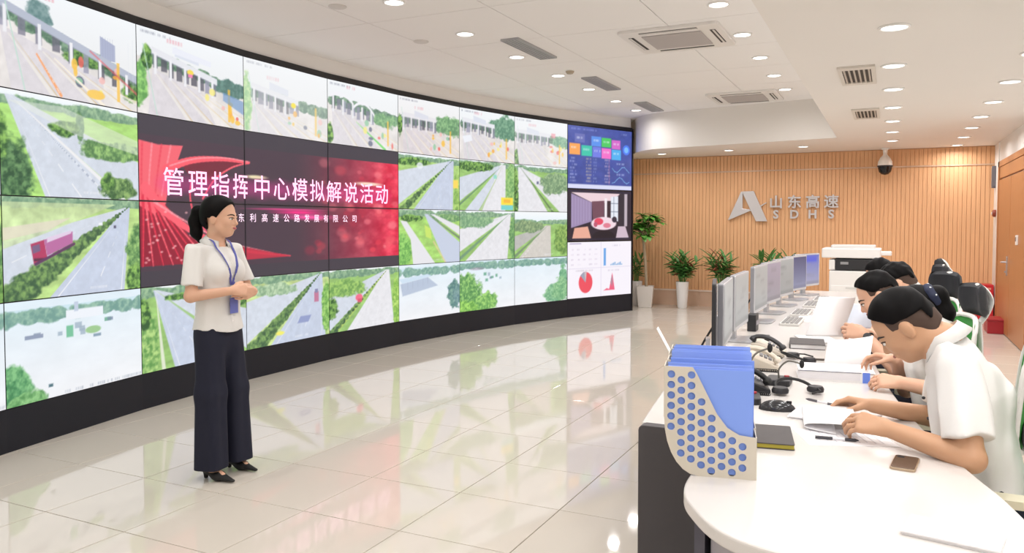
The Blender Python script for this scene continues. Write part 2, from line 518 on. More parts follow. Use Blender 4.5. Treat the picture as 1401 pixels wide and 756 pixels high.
# ================================================================ the video wall
def vnoise(x, y, seed, n=64):
    r = np.random.RandomState(seed).rand(n, n)
    xi = np.floor(x).astype(int); yi = np.floor(y).astype(int)
    fx = x - xi; fy = y - yi
    fx = fx * fx * (3 - 2 * fx); fy = fy * fy * (3 - 2 * fy)
    a = r[yi % n, xi % n]; b = r[yi % n, (xi + 1) % n]; c = r[(yi + 1) % n, xi % n]; d = r[(yi + 1) % n, (xi + 1) % n]
    return (a * (1 - fx) + b * fx) * (1 - fy) + (c * (1 - fx) + d * fx) * fy
def fbm(x, y, seed, oct=4):
    s = 0; a = 0.5; t = 0
    for k in range(oct):
        s = s + a * vnoise(x * 2 ** k, y * 2 ** k, seed + k * 17); t += a; a *= 0.55
    return s / t
class Pic:
    """a picture painted on the screen's grid; x right, y down, both 0..1 (aspect asp)"""
    def __init__(self, w, h, asp=1.76, x1=1.0, y1=1.0):
        self.w, self.h = w, h
        self.X, self.Y = np.meshgrid(np.linspace(0, x1, w), np.linspace(0, y1, h))
        self.asp = asp
        self.px = x1 / w * asp
        self.c = np.ones((h, w, 3))
    def blend(self, a, col):
        col = np.asarray(col, float)
        self.c = self.c * (1 - a[..., None]) + col * a[..., None]
    def grad(self, y0, c0, y1, c1):
        t = np.clip((self.Y - y0) / (y1 - y0), 0, 1)[..., None]
        m = ((self.Y >= y0 - 1e-9) & (self.Y <= y1 + 1e-9))[..., None]
        self.c = np.where(m, np.array(c0) * (1 - t) + np.array(c1) * t, self.c)
    def poly(self, pts, col, al=1.0, tex=0.0, seed=1, ts=30):
        x, y = self.X * self.asp, self.Y
        ins = np.zeros_like(x, bool); dist = np.full_like(x, 9.)
        P = [(a * self.asp, b) for a, b in pts]
        for i in range(len(P)):
            (x1, y1), (x2, y2) = P[i], P[(i + 1) % len(P)]
            if y1 != y2:
                ins ^= ((y1 > y) != (y2 > y)) & (x < (x2 - x1) * (y - y1) / (y2 - y1) + x1)
            dx, dy = x2 - x1, y2 - y1
            t = np.clip(((x - x1) * dx + (y - y1) * dy) / (dx * dx + dy * dy + 1e-12), 0, 1)
            dist = np.minimum(dist, np.hypot(x - x1 - t * dx, y - y1 - t * dy))
        sd = np.where(ins, -dist, dist)
        a = np.clip(0.5 - sd / self.px, 0, 1) * al
        if tex:
            n = fbm(self.X * ts, self.Y * ts / self.asp, seed)[..., None]
            col = np.asarray(col) * (1 + (n - 0.5) * 2 * tex)
        self.blend(a, col)
    def line(self, p, q, w, col, al=1.0, dash=None):
        x1, y1, x2, y2 = p[0] * self.asp, p[1], q[0] * self.asp, q[1]
        x, y = self.X * self.asp, self.Y
        dx, dy = x2 - x1, y2 - y1
        t = ((x - x1) * dx + (y - y1) * dy) / (dx * dx + dy * dy + 1e-12)
        tc = np.clip(t, 0, 1)
        d = np.hypot(x - x1 - tc * dx, y - y1 - tc * dy)
        w0, w1 = w if isinstance(w, tuple) else (w, w)
        ww = w0 + (w1 - w0) * tc
        a = np.clip((ww / 2 - d) / self.px + 0.5, 0, 1) * al * np.clip(ww / self.px, 0, 1)
        if dash:
            a = a * ((1 / (t + 0.06) * dash) % 1 < 0.45)
        self.blend(a, col)
    def ell(self, cx, cy, rx, ry, col, al=1.0, soft=0.0):
        r = np.hypot((self.X - cx) / rx, (self.Y - cy) / ry)
        if soft:
            a = np.clip((1 - r) / soft, 0, 1) * al
        else:
            a = np.clip((1 - r) * min(rx * self.asp, ry) / self.px + 0.5, 0, 1) * al
        self.blend(a, col)
    def tree(self, cx, cy, rx, ry, seed, dark=(0.16, 0.33, 0.16), light=(0.55, 0.75, 0.35), rag=0.7, al=1.0, ts=26):
        n1 = fbm(self.X * ts * 0.55, self.Y * ts * 0.55 / self.asp * 1.3, seed)
        n2 = fbm(self.X * ts * 1.6, self.Y * ts * 1.6 / self.asp, seed + 5, 3)
        r = np.hypot((self.X - cx) / rx, (self.Y - cy) / ry) + (n1 - 0.5) * rag
        a = np.clip((1 - r) * 6, 0, 1) * al
        t = np.clip((n2 - 0.5) * 2.4 + 0.45 + (cy - self.Y) / ry * 0.18, 0, 1)[..., None]
        self.c = self.c * (1 - a[..., None]) + (np.array(dark) * (1 - t) + np.array(light) * t) * a[..., None]
    def rect(self, x0, y0, x1, y1, col, al=1.0):
        self.poly([(x0, y0), (x1, y0), (x1, y1), (x0, y1)], col, al)
    def osd(self, x, y, n, col=(0.25, 0.25, 0.3), s=0.012, al=0.7, seed=0):
        r = random.Random(seed)
        for k in range(n):
            if r.random() < 0.8:
                self.rect(x, y, x + s * 0.8, y + s * 2.2, col, al * r.uniform(0.4, 1))
            x += s * 1.1
SKY0, SKY1 = (0.96, 0.975, 0.985), (0.90, 0.95, 0.975)
def g(s, t=(1, 1, 1)):
    return tuple(s * k for k in t)
def highway(p, seed, vp, hor, roads, meds=(), left=None, right=None, lanes=(), trees=(), fields=(0.58, 0.76, 0.42), sky=(SKY0, SKY1), bushes=()):
    p.c[:] = fields
    n = fbm(p.X * 9, p.Y * 14, seed)[..., None]
    p.c = p.c * (0.82 + 0.36 * n)
    if hor > 0:
        p.grad(0, sky[0], hor, sky[1])
        for k in range(7):
            r = random.Random(seed * 7 + k)
            p.tree(k / 6 + r.uniform(-.05, .05), hor, 0.14, 0.045 + 0.03 * r.random(), seed + k, (0.4, 0.56, 0.45), (0.6, 0.74, 0.58))
    for a, b, c, w in roads:                      # (bottom x left, bottom x right, colour, half width at vp)
        p.poly([(vp[0] - w, vp[1]), (vp[0] + w, vp[1]), (b, 1.02), (a, 1.02)], c, 1, 0.05, seed)
    for a, w0, w1, c in meds:
        p.line((vp[0], vp[1]), (a, 1.05), (w0, w1), c)
    for a, w, dash in lanes:
        p.line((vp[0], vp[1]), (a, 1.05), (0.001, w), (0.97, 0.97, 0.98), 0.9, dash)
    for a, s0, s1, sd in bushes:                  # hedge in perspective along a ray
        for k in range(24):
            t = (k / 23) ** 1.5
            p.tree(vp[0] + (a - vp[0]) * t, vp[1] + (1.02 - vp[1]) * t, s0 + (s1 - s0) * t, (s0 + (s1 - s0) * t) * 1.3, sd + k, (0.2, 0.34, 0.22), (0.5, 0.66, 0.36))
    for tr in trees:
        p.tree(*tr)
    p.osd(0.55, 0.93, 14, (0.96, 0.96, 0.98), 0.011, 0.6, seed)
def toll(p, seed, roof, vp, gl=0, tint=(1, 1, 1), green=None, trees=(), build=None, arch=False, pale=0.0):
    p.grad(0, (0.95, 0.965, 0.98), 1, (0.90, 0.90, 0.90))
    p.poly([(-.1, roof[0][1] + .12), (1.1, roof[-1][1] + .2), (1.1, 1.1), (-.1, 1.1)], (0.90, 0.88, 0.87), 1, 0.10, seed, 9)
    for k in range(8):
        r = random.Random(seed * 3 + k)
        p.tree(roof[0][0] + (1.05 - roof[0][0]) * k / 7 + 0.05, roof[0][1] + (roof[-1][1] - roof[0][1]) * k / 7 + 0.13, 0.1, 0.09, seed + k, (0.28, 0.42, 0.34), (0.5, 0.64, 0.52))
    for tr in trees:
        p.tree(*tr)
    if build:
        p.poly(build, (0.66, 0.69, 0.80)); 
        for k in range(6):
            xx = build[0][0] + (build[1][0] - build[0][0]) * k / 6
            p.line((xx, build[0][1]), (xx, build[3][1]), 0.006, (0.56, 0.58, 0.7), 0.6)
    # road fanning from the toll lanes
    (rx0, ry0), (rx1, ry1) = roof[0], roof[1]
    p.poly([(rx0 + .01, ry0 + .26), (rx0 + (rx1 - rx0) * .72, ry0 + (ry1 - ry0) * .72 + .26), (0.72, 1.05), (0.08, 1.05)], (0.86, 0.84, 0.86), 1, 0.05, seed)
    r = random.Random(seed)
    dark = (0.34, 0.34, 0.40)
    for k in range(9):                            # dark booths and lorries under the roof
        t = k / 9
        x = rx0 + (rx1 - rx0) * t; y = ry0 + (ry1 - ry0) * t
        p.rect(x + .012, y + .08, x + .05 + 0.02 * r.random(), y + .24 + .05 * r.random(), tuple(np.array(dark) * r.uniform(.8, 1.7)), 0.8)
    if arch:
        for k in range(2):
            xa = rx0 + (rx1 - rx0) * k * .5; xb = rx0 + (rx1 - rx0) * (k + 1) * .5
            pts = []
            for q in range(9):
                u = q / 8
                pts.append((xa + (xb - xa) * u, ry0 + (ry1 - ry0) * (k + u) * .5 - 0.05 + 0.22 * (2 * u - 1) ** 2 * (0.6 if k else .4)))
            pts2 = [(a, b + .05) for a, b in pts][::-1]
            p.poly(pts + pts2, (0.95, 0.95, 0.97))
    else:
        p.poly([(rx0, ry0), (rx1, ry1), (rx1, ry1 + .085), (rx0, ry0 + .085)], (0.90, 0.905, 0.93) if not gl else (0.70, 0.73, 0.80))
        p.line((rx0, ry0 + .085), (rx1, ry1 + .085), 0.012, (0.55, 0.57, 0.64), 0.7)
        p.poly([(rx0 + .2, ry0 - .06), (rx0 + .42, ry0 - .0), (rx0 + .42, ry0 + .09), (rx0 + .2, ry0 + .05)], (0.86, 0.88, 0.93), 0.0 if gl else 1)
    for k in range(5):
        t = (k + .15) / 4.6
        x = rx0 + (rx1 - rx0) * t; y = ry0 + (ry1 - ry0) * t
        p.rect(x, y + .05, x + .022, y + .31 - .03 * k * .3, (0.93, 0.93, 0.95))
    for k in range(5):                            # islands with kerbs
        t = (k + .3) / 4.6
        x = rx0 + (rx1 - rx0) * t; y = ry0 + (ry1 - ry0) * t + .3
        p.line((x, y), (x + .10 + .38 * t + .18, 1.04), (0.012, 0.05), (0.93, 0.91, 0.88), 0.8)
        p.line((x + .02, y), (x + .13 + .38 * t + .18, 1.04), (0.004, 0.014), (0.85, 0.72, 0.45), 0.7)
    if green:
        p.line(green[0], green[1], (0.01, 0.045), (0.42, 0.85, 0.40))
    for k in range(9):                            # bollards, barriers, cars on the right
        t = r.random()
        x = 0.5 + .45 * r.random(); y = .55 + .38 * r.random()
        c = r.choice([(0.98, .76, .25), (.96, .65, .22), (.93, .38, .36), (.35, .38, .48), (.97, .92, .5), (.95, .72, .70), (.55, .78, .62)])
        p.ell(x, y, .012 + .022 * r.random(), .02 + .04 * r.random(), c, 0.85)
    p.rect(.83, .5, .855, .93, (0.98, .74, .22), .75)
    p.line((0.97, 0.2), (0.97, .75), .006, (.85, .87, .9)); p.line((.93, .25), (.93, .7), .005, (.85, .87, .9))
    if not arch:
        p.line((0.05, .2), (0.16, 1.0), .012, (.72, .86, .80))
    p.osd(0.03, 0.035, 20, (.4, .42, .5), .013, .6, seed)
    p.osd(0.25, ry0 - .14, 6, (.9, .55, .6), .022, .5, seed + 4)
    p.c = p.c * (1 - pale) + 0.96 * pale
    p.c = np.clip(p.c * np.array(tint), 0, 1)
def plaza(p, seed, hor=0.16, trees=(), canopy=False, cars=True, far=True):
    p.grad(0, (0.88, 0.94, 0.98), 1, (0.95, 0.955, 0.97))
    n = fbm(p.X * 6, p.Y * 8, seed)[..., None]
    p.c = p.c * (0.97 + 0.05 * n)
    if far:
        p.rect(-.1, hor - .08, 1.1, hor, (.80, .90, .94))
        for k in range(9):
            r = random.Random(seed + k)
            p.tree(k / 8 + r.uniform(-.04, .04), hor, .1, .07 + .03 * r.random(), seed + k, (.42, .60, .56), (.58, .74, .66))
    if canopy:
        p.poly([(0.0, .25), (.45, .19), (.52, .23), (.05, .33)], (.80, .88, .95))
        p.poly([(0.02, .34), (.45, .25), (.62, .42), (.05, .56)], (.66, .72, .82), .8)
        for k in range(6):
            p.line((.05 + .08 * k, .33 - .012 * k), (.05 + .08 * k, .47 - .02 * k), .008, (.55, .6, .7))
    if cars:
        for k in range(7):
            r = random.Random(seed * 5 + k)
            x, y = .15 + .6 * r.random(), .24 + .14 * r.random()
            p.rect(x, y, x + .03 + .03 * r.random(), y + .03 + .04 * r.random(), r.choice([(.45, .52, .62), (.35, .62, .5), (.9, .92, .96), (.6, .68, .75)]), .8)
    for tr in trees:
        p.tree(*tr)
ROAD, ROAD2, CONC = (0.82, 0.85, 0.90), (0.77, 0.81, 0.89), (0.90, 0.90, 0.92)
def paint(c, r, p):
    if c in (-1, 0):
        if r == 0:
            toll(p, 11 + c, [(0.0, .16), (1.0, .60)], (.0, .3), gl=1, build=[(.70, .26), (.82, .32), (.82, .50), (.70, .50)], trees=[(.26, .22, .09, .16, 3, (.35, .5, .5), (.5, .62, .62)), (.95, .8, .1, .12, 8), (.6, .55, .2, .1, 9)])
            p.line((.24, .62), (.40, .98), (.02, .035), (.98, .62, .38), .9); p.line((.25, .62), (.40, .98), (.006, .01), (.98, .95, .9), .9, 3)
            p.line((.36, .62), (.72, 1.0), (.012, .04), (.97, .93, .86)); p.ell(.66, .9, .07, .05, (.98, .78, .3), .9); p.line((.62, .45), (1., .8), (.02, .03), (.90, .35, .38), .6)
        elif r == 1:
            highway(p, 21 + c, (.06, .05), .10, [(.28, .86, ROAD, .03), (.92, 1.8, ROAD, .02)], [(.90, .004, .06, (.93, .93, .94))], trees=[(.0, .8, .22, .42, 31, (.14, .30, .18), (.40, .58, .36)), (-.02, .45, .08, .25, 33), (.53, .25, .035, .16, 35, (.25, .42, .28), (.45, .62, .4)), (.42, .3, .12, .09, 36), (.78, .48, .3, .11, 37, (.3, .48, .28), (.6, .78, .45)), (.83, .88, .16, .13, 41, (.2, .36, .2), (.55, .7, .4)), (.74, .8, .06, .1, 42)], lanes=[(.56, .014, 3.), (.32, .01, None), (.80, .01, None)], fields=(.66, .86, .45))
            p.poly([(.05, .1), (.4, .08), (1.05, .35), (1.05, .5), (.5, .35)], (.90, .92, .88), .5)
            p.line((.18, .2), (.72, .95), (.004, .03), (.62, .66, .74), .8, 9)
        elif r == 2:
            highway(p, 23 + c, (.90, .08), .04, [(-1.5, -.05, ROAD, .02), (.28, .86, ROAD2, .02)], [], bushes=[(.0, .006, .13, 50)], trees=[(1.0, .62, .12, .35, 43, (.25, .45, .25), (.6, .78, .45)), (.97, .9, .1, .2, 44)], lanes=[(.60, .014, 2.5), (.32, .012, None), (.83, .012, None), (-.6, .014, 2.5)], fields=(.72, .86, .52))
            p.poly([(0, .05), (.8, .05), (.3, .34), (0, .5)], (.80, .88, .66), .8, .25, 9, 14); p.poly([(0, .30), (.45, .2), (.3, .32), (0, .42)], (.90, .84, .80), .7)
            p.poly([(.17, .46), (.26, .42), (.28, .60), (.19, .66)], (.70, .20, .36)); p.poly([(.18, .48), (.23, .46), (.235, .53), (.185, .555)], (.45, .35, .5)); p.rect(.19, .60, .27, .63, (.35, .15, .25)); p.poly([(.26, .42), (.46, .34), (.46, .46), (.28, .58)], (.72, .40, .62)); p.poly([(.28, .40), (.45, .33), (.45, .36), (.28, .45)], (.88, .80, .9)); p.line((.2, .66), (.47, .47), .03, (.35, .2, .35))
            p.rect(.78, .28, .80, .31, (.3, .3, .4)); p.rect(.66, .25, .69, .28, (.95, .96, .98))
        else:
            plaza(p, 25 + c, .16, [(.05, .84, .11, .28, 61, (.22, .5, .3), (.5, .76, .5)), (.12, 1.0, .16, .12, 62, (.3, .55, .3), (.55, .78, .5))])
            p.rect(.40, .14, .68, .24, (.93, .95, .98)); p.rect(.46, .06, .49, .16, (.75, .8, .88)); p.rect(.40, .30, .45, .42, (.45, .75, .60)); p.rect(.12, .34, .24, .38, (.55, .6, .7)); p.ell(.6, .38, .06, .04, (.6, .78, .55)); p.rect(.60, .43, .66, .46, (.5, .6, .68)); p.rect(.27, .86, .30, .89, (.25, .4, .45))
            p.osd(.38, .96, 40, (.5, .55, .62), .014, .5, 4)
    elif c == 1:
        if r == 0:
            toll(p, 31, [(.12, .20), (.72, .40)], (0, 0), trees=[(.02, .65, .07, .3, 71, (.35, .6, .3), (.6, .85, .45)), (.08, .35, .05, .2, 72), (.85, .48, .2, .12, 73, (.3, .45, .42), (.4, .56, .52))])
            p.poly([(.30, .14), (.66, .20), (.66, .27), (.30, .22)], (.92, .93, .97)); p.ell(.46, .40, .03, .035, (.97, .85, .3)); p.rect(.44, .42, .48, .46, (.95, .5, .7)); p.poly([(.78, .55), (1, .62), (1, .80), (.78, .66)], (.42, .58, .78), .7)
        else:
            highway(p, 33, (.12, .04), .06, [(.28, .90, ROAD2, .02), (1.05, 2.4, ROAD, .02)], [(.98, .004, .08, (.62, .78, .5))], trees=[(.05, .75, .1, .5, 75, (.35, .58, .28), (.7, .85, .5)), (.02, .3, .06, .2, 76), (.5, .14, .3, .06, 77), (.85, .3, .25, .08, 78)], lanes=[(.60, .014, 3.), (.33, .012, None), (.86, .012, None)])
            p.line((.12, .04), (.18, 1.0), (.004, .06), (.95, .94, .90), .8)
    elif c == 2:
        if r == 0:
            toll(p, 41, [(.08, .32), (.62, .44)], (0, 0), pale=.35, trees=[(.03, .6, .06, .4, 81, (.5, .75, .45), (.75, .9, .6))]); p.ell(.56, .53, .03, .04, (.98, .9, .35))
        else:
            highway(p, 43, (.88, .03), .05, [(-1.9, -.1, ROAD, .02), (.25, .95, ROAD2, .03)], [], bushes=[(.08, .006, .10, 85)], trees=[(.97, .6, .07, .45, 86, (.35, .6, .25), (.65, .85, .45)), (.3, .2, .3, .1, 87, (.5, .65, .5), (.75, .85, .7))], lanes=[(.62, .014, 2.5), (.30, .012, None), (.90, .012, None)], fields=(.76, .85, .55))
            p.rect(.80, .30, .86, .46, (.75, .45, .58)); p.rect(.81, .26, .85, .32, (.5, .5, .65)); p.poly([(.62, .65), (.76, .65), (.72, .75), (.58, .75)], (.55, .6, .78)); p.ell(.37, .85, .05, .03, (.95, .93, .4))
    elif c == 3:
        if r == 0:
            toll(p, 51, [(.04, .18), (.64, .34)], (0, 0), arch=True, green=((.38, .6), (.8, 1.0)), trees=[(.02, .85, .05, .2, 91), (.8, .5, .25, .13, 92, (.35, .55, .38), (.55, .75, .5))], pale=.1)
        else:
            highway(p, 53, (.82, .05), .07, [(-1.2, -.05, ROAD, .02), (.22, .92, CONC, .03)], [(.02, .006, .11, (.70, .80, .38))], bushes=[(.02, .004, .05, 95)], trees=[(.96, .6, .06, .5, 96, (.45, .68, .25), (.75, .9, .45)), (.2, .3, .35, .16, 97, (.4, .6, .3), (.65, .82, .42)), (-.02, .6, .15, .2, 98)], lanes=[(.6, .014, 2.5), (.28, .012, None)])
            p.ell(.40, .48, .05, .06, (.95, .40, .52)); p.rect(.38, .5, .44, .56, (.85, .3, .4))
    elif c == 4:
        if r == 0:
            toll(p, 61, [(.05, .28), (.60, .30)], (0, 0), tint=(1, .985, .98), trees=[(.85, .42, .3, .2, 101, (.35, .55, .38), (.55, .75, .52)), (.02, .5, .05, .2, 102)])
        elif r == 1:
            highway(p, 63, (.86, .06), .08, [(-2.2, -.1, ROAD, .02), (.22, .88, ROAD2, .04)], [], bushes=[(.06, .006, .06, 103)], trees=[(.96, .65, .06, .5, 104, (.45, .65, .3), (.7, .85, .45)), (.2, .14, .3, .08, 105)], lanes=[(.55, .014, 2.5), (.26, .012, None), (.84, .012, None)], fields=(.66, .82, .46))
            p.rect(.89, .42, .98, .58, (.98, .85, .35)); p.ell(.33, .2, .05, .06, (.93, .95, .97), .8)
        elif r == 2:
            highway(p, 65, (.42, .08), .07, [], [], trees=[(.05, .75, .14, .35, 106, (.35, .62, .28), (.6, .85, .42)), (.75, .16, .3, .09, 107, (.35, .55, .35), (.6, .76, .5)), (.2, .16, .2, .07, 108)], fields=(.64, .84, .42))
            p.poly([(.02, .20), (.12, .22), (.60, 1.05), (.22, 1.05), (.18, .55)], CONC); p.poly([(.40, .08), (.46, .08), (1.1, .72), (1.1, 1.05), (.76, 1.05)], ROAD2); p.line((.47, .1), (1.1, .62), (.01, .06), (.45, .56, .42)); p.poly([(.5, .08), (.56, .08), (1.1, .36), (1.1, .56)], CONC); p.poly([(.40, .28), (.5, .35), (.52, .55), (.42, .5)], (.82, .92, .40), .8); p.line((.55, .6), (.75, 1.0), .04, (.90, .80, .6), .7)
        else:
            plaza(p, 67, .14, [(.92, .62, .14, .30, 111, (.28, .46, .46), (.5, .66, .6))], canopy=True, cars=False)
            p.ell(.95, .66, .1, .24, (.5, .6, .7), .35, .8)
    elif c == 5:
        if r == 0:
            toll(p, 71, [(.04, .18), (.62, .24)], (0, 0), trees=[(.85, .3, .35, .28, 121, (.30, .50, .40), (.5, .68, .55))])
            p.poly([(.05, .55), (.2, .5), (.22, .62), (.08, .68)], (.93, .94, .97))
        elif r == 1:
            highway(p, 73, (.78, .04), .06, [(-1.6, -.2, ROAD, .02), (.08, .32, ROAD, .03), (.38, .82, CONC, .05)], [(.34, .004, .05, (.72, .80, .62)), (-.15, .004, .05, (.4, .55, .4))], trees=[(.95, .5, .12, .5, 123, (.4, .62, .35), (.62, .8, .48)), (.25, .12, .4, .1, 124)], lanes=[(.6, .014, 2.5), (.20, .012, 2.5)])
            p.rect(.74, .72, .97, .88, (.98, .88, .25)); p.rect(.74, .88, .97, .98, (.45, .82, .80)); p.rect(.79, .76, .92, .83, (.95, .65, .2), .7); p.rect(.60, .26, .66, .34, (.5, .85, .75), .8)
        elif r == 2:
            highway(p, 75, (.90, .06), .08, [(-1.9, -.25, CONC, .02), (.08, .86, CONC, .03)], [(-.10, .006, .07, (.42, .58, .45))], trees=[(1.0, .6, .12, .5, 125, (.3, .5, .32), (.5, .7, .42)), (.2, .22, .4, .13, 126, (.42, .6, .45), (.6, .76, .56))], lanes=[(.5, .014, 2.5), (.16, .012, 8.)])
        else:
            plaza(p, 77, .10, [(.12, .66, .26, .42, 131, (.28, .52, .28), (.6, .82, .45)), (.45, .86, .25, .22, 132, (.32, .58, .28), (.65, .86, .45)), (.05, .98, .3, .2, 133, (.35, .6, .25), (.65, .88, .4))])
            p.ell(.3, .16, .12, .03, (.6, .55, .62), .6)
    elif c == 6:
        if r == 0:
            toll(p, 81, [(.02, .25), (.66, .28)], (0, 0), pale=.25, trees=[(.05, .85, .07, .2, 141), (.9, .45, .2, .15, 142, (.35, .58, .45), (.55, .74, .58))])
            p.rect(.68, .26, .76, .36, (.94, .62, .66), .7)
        elif r == 1:
            highway(p, 83, (.10, .06), .08, [(.06, .62, CONC, .04), (.86, 1.9, CONC, .02)], [(.74, .01, .045, (.34, .46, .30))], trees=[(.75, .38, .3, .26, 143, (.40, .54, .40), (.62, .74, .55)), (.02, .6, .05, .5, 144)], lanes=[(.34, .014, 2.5)])
            p.rect(.40, .34, .44, .40, (.4, .42, .55))
        elif r == 2:
            highway(p, 85, (.62, .30), .22, [(-1.3, -.2, (.72, .72, .70), .02), (.06, .68, (.82, .80, .77), .05)], [(-.08, .006, .07, (.45, .56, .42))], trees=[(.92, .62, .2, .36, 145, (.35, .52, .25), (.6, .75, .38)), (.25, .32, .3, .14, 146, (.4, .52, .38), (.6, .7, .5))], lanes=[(.4, .014, 2.5), (.10, .02, 8.)])
        else:
            plaza(p, 87, .10, [(.92, .55, .09, .40, 151, (.35, .6, .45), (.5, .74, .55)), (.75, .82, .24, .2, 152, (.40, .64, .48), (.62, .82, .62)), (.9, .74, .2, .3, 153, (.4, .64, .45), (.6, .8, .58))], cars=False)
def banner(p):
    X, Y = p.X, p.Y                               # X 0..3 columns, Y 0..2 rows
    p.c[:] = (0.27, 0.25, 0.29)
    box = ((Y > .22) & (Y < 1.82)).astype(float)
    t = np.clip((X - 1.55) / 1.3, 0, 1) ** 1.3
    n = fbm(X * 7 + 3, Y * 7, 5)
    red = np.stack([.30 + .60 * t + .35 * t * (n - .45), .24 - .02 * t + .45 * t * (n - .5), .29 + .05 * t + .35 * t * (n - .5)], -1)
    p.c = p.c * (1 - box[..., None]) + np.clip(red, 0, 1) * box[..., None]
    r = random.Random(3)
    for k in range(70):
        x = 1.7 + 1.28 * r.random() ** .6; y = .3 + 1.45 * r.random(); s = .03 + .07 * r.random()
        c = r.choice([(.98, .42, .46), (.95, .30, .36), (1., .55, .58), (.80, .2, .3)])
        p.ell(x, y, s, s * 1.0, c, .25 + .45 * r.random() * max(0, (x - 1.5) / 1.5), .5)
    # red ribbons on the left
    def strand(pts, w0, w1, c, al):
        q = smooth_pts(pts, 7); n = len(q) - 1
        for i in range(n):
            p.line(q[i], q[i + 1], w0 + (w1 - w0) * i / n, c, al)
    p.poly([(0, .95), (.2, 1.0), (.42, 1.4), (.78, 1.76), (0, 1.76)], (.66, .10, .20), .8)
    p.poly([(.36, .50), (.70, .44), (1.0, .42), (.80, .56), (.62, .76), (.50, .72), (.40, .62)], (.62, .12, .20), .55)
    p.poly([(0, .30), (.16, .33), (.38, .31), (.33, .50), (.25, .80), (.22, 1.02), (.12, 1.15), (0, 1.05)], (1., .42, .47), .95)
    for k in range(4):
        strand([(.03 + .08 * k, .33), (.02 + .065 * k, .7), (.02 + .05 * k, 1.05)], .03, .02, (1., .58, .62) if k % 2 else (.93, .28, .36), .6)
    strand([(.22, .62), (.45, .48), (.75, .42), (1.04, .43)], .11, .03, (1., .38, .44), .95)
    strand([(.26, .57), (.5, .45), (.8, .40), (1.05, .42)], .02, .015, (1., .62, .66), .8)
    strand([(1.05, .43), (.86, .52), (.68, .70), (.56, .95)], .02, .03, (1., .40, .46), .9)
    strand([(.46, .66), (.44, .95), (.50, 1.2), (.66, 1.48)], .025, .03, (.98, .36, .44), .85)
    for k in range(8):
        x1 = .02 + .085 * k
        strand([(.03 + .02 * k, .95), (.03 + .035 * k, 1.2), (x1, 1.76)], .045, .012, (1., .40, .46) if k % 2 else (.90, .22, .32), .85)
    strand([(.05, .85), (.22, 1.12), (.52, 1.40), (.95, 1.62), (1.5, 1.735)], .13, .015, (1., .40, .46), .95)
    strand([(.12, 1.0), (.42, 1.25), (.80, 1.50), (1.3, 1.68)], .03, .01, (1., .62, .66), .8)
    p.poly([(.62, 1.50), (1.05, 1.60), (1.52, 1.74), (.9, 1.76), (.6, 1.76)], (.80, .20, .29), .9)
    for k in range(40):
        p.ell(.03 + .55 * r.random(), 1.1 + .62 * r.random(), .012, .012, (1., .75, .75), .7)
    # magenta and gold glints
    p.ell(1.62, 1.09, .42, .05, (1., .20, .55), .95, .8); p.ell(1.5, 1.05, .62, .02, (1., .30, .60), .8, .7); p.ell(1.75, 1.16, .42, .06, (1., .35, .65), .95, .8)
    p.ell(1.12, .62, .15, .035, (.98, .93, .75), .95, .6); p.ell(2.55, .60, .26, .04, (1., .90, .80), .95, .6)
    for x, y in BAN_POS:
        p.ell(x, y, .19, .19, (.93, .25, .62), .55, .9)
    for x in (1.0, 2.0):
        p.rect(x - .006, 0, x + .006, 2, (.20, .19, .22), .8)
    p.rect(0, .995, 3, 1.005, (.20, .19, .22), .8)
def dash(p):
    p.grad(0, (.30, .35, .66), 1, (.26, .32, .62))
    n = fbm(p.X * 12, p.Y * 12, 4)[..., None]
    p.c = p.c * (.9 + .2 * n)
    p.rect(0, .93, 1, 1, (.86, .87, .97)); p.osd(.05, .03, 26, (.55, .6, .85), .014, .8, 1); p.osd(.8, .05, 10, (.6, .65, .85), .012, .8, 2)
    tiles = [(.10, .12, .25, .26, (.42, .45, .72)), (.35, .14, .50, .30, (.36, .58, .93)), (.51, .15, .66, .30, (.30, .80, .38)), (.67, .17, .81, .32, (.85, .42, .80)),
             (.02, .28, .18, .46, (.98, .66, .36)), (.20, .30, .36, .47, (.25, .78, .68)), (.37, .31, .50, .48, (.45, .50, .90)), (.51, .32, .66, .49, (.96, .45, .80)), (.67, .33, .82, .50, (.33, .70, .95))]
    for x0, y0, x1, y1, c in tiles:
        p.rect(x0, y0, x1, y1, c); p.osd(x0 + .03, y0 + .05, 6, (.95, .96, 1), .014, .8, int(x0 * 90))
    p.ell(.91, .32, .06, .085, (.33, .50, .95)); p.ell(.91, .32, .035, .05, (.50, .75, 1.))
    for k in range(8):
        y = .50 + .052 * k
        p.osd(.03, y, 5 + k % 3, (.75, .78, .95), .014, .7, k); p.osd(.27, y, 6, (.80, .74, .66), .013, .8, k + 9); p.osd(.38, y, 4, (.7, .76, .92), .013, .5, k + 29); p.osd(.56, y, 6, (.82, .75, .85), .013, .8, k + 19)
    p.line((.63, .5), (.63, .92), .01, (.86, .5, .62))
    for yy in (.66, .84):
        pts = [(.68 + .04 * k, yy + .05 * math.sin(k * 1.1 + yy * 9)) for k in range(8)]
        for a, b in zip(pts[:-1], pts[1:]):
            p.line(a, b, .012, (.55, .78, .96), .9)
        p.osd(.75, yy - .11, 9, (.75, .8, .95), .013, .8, 3)
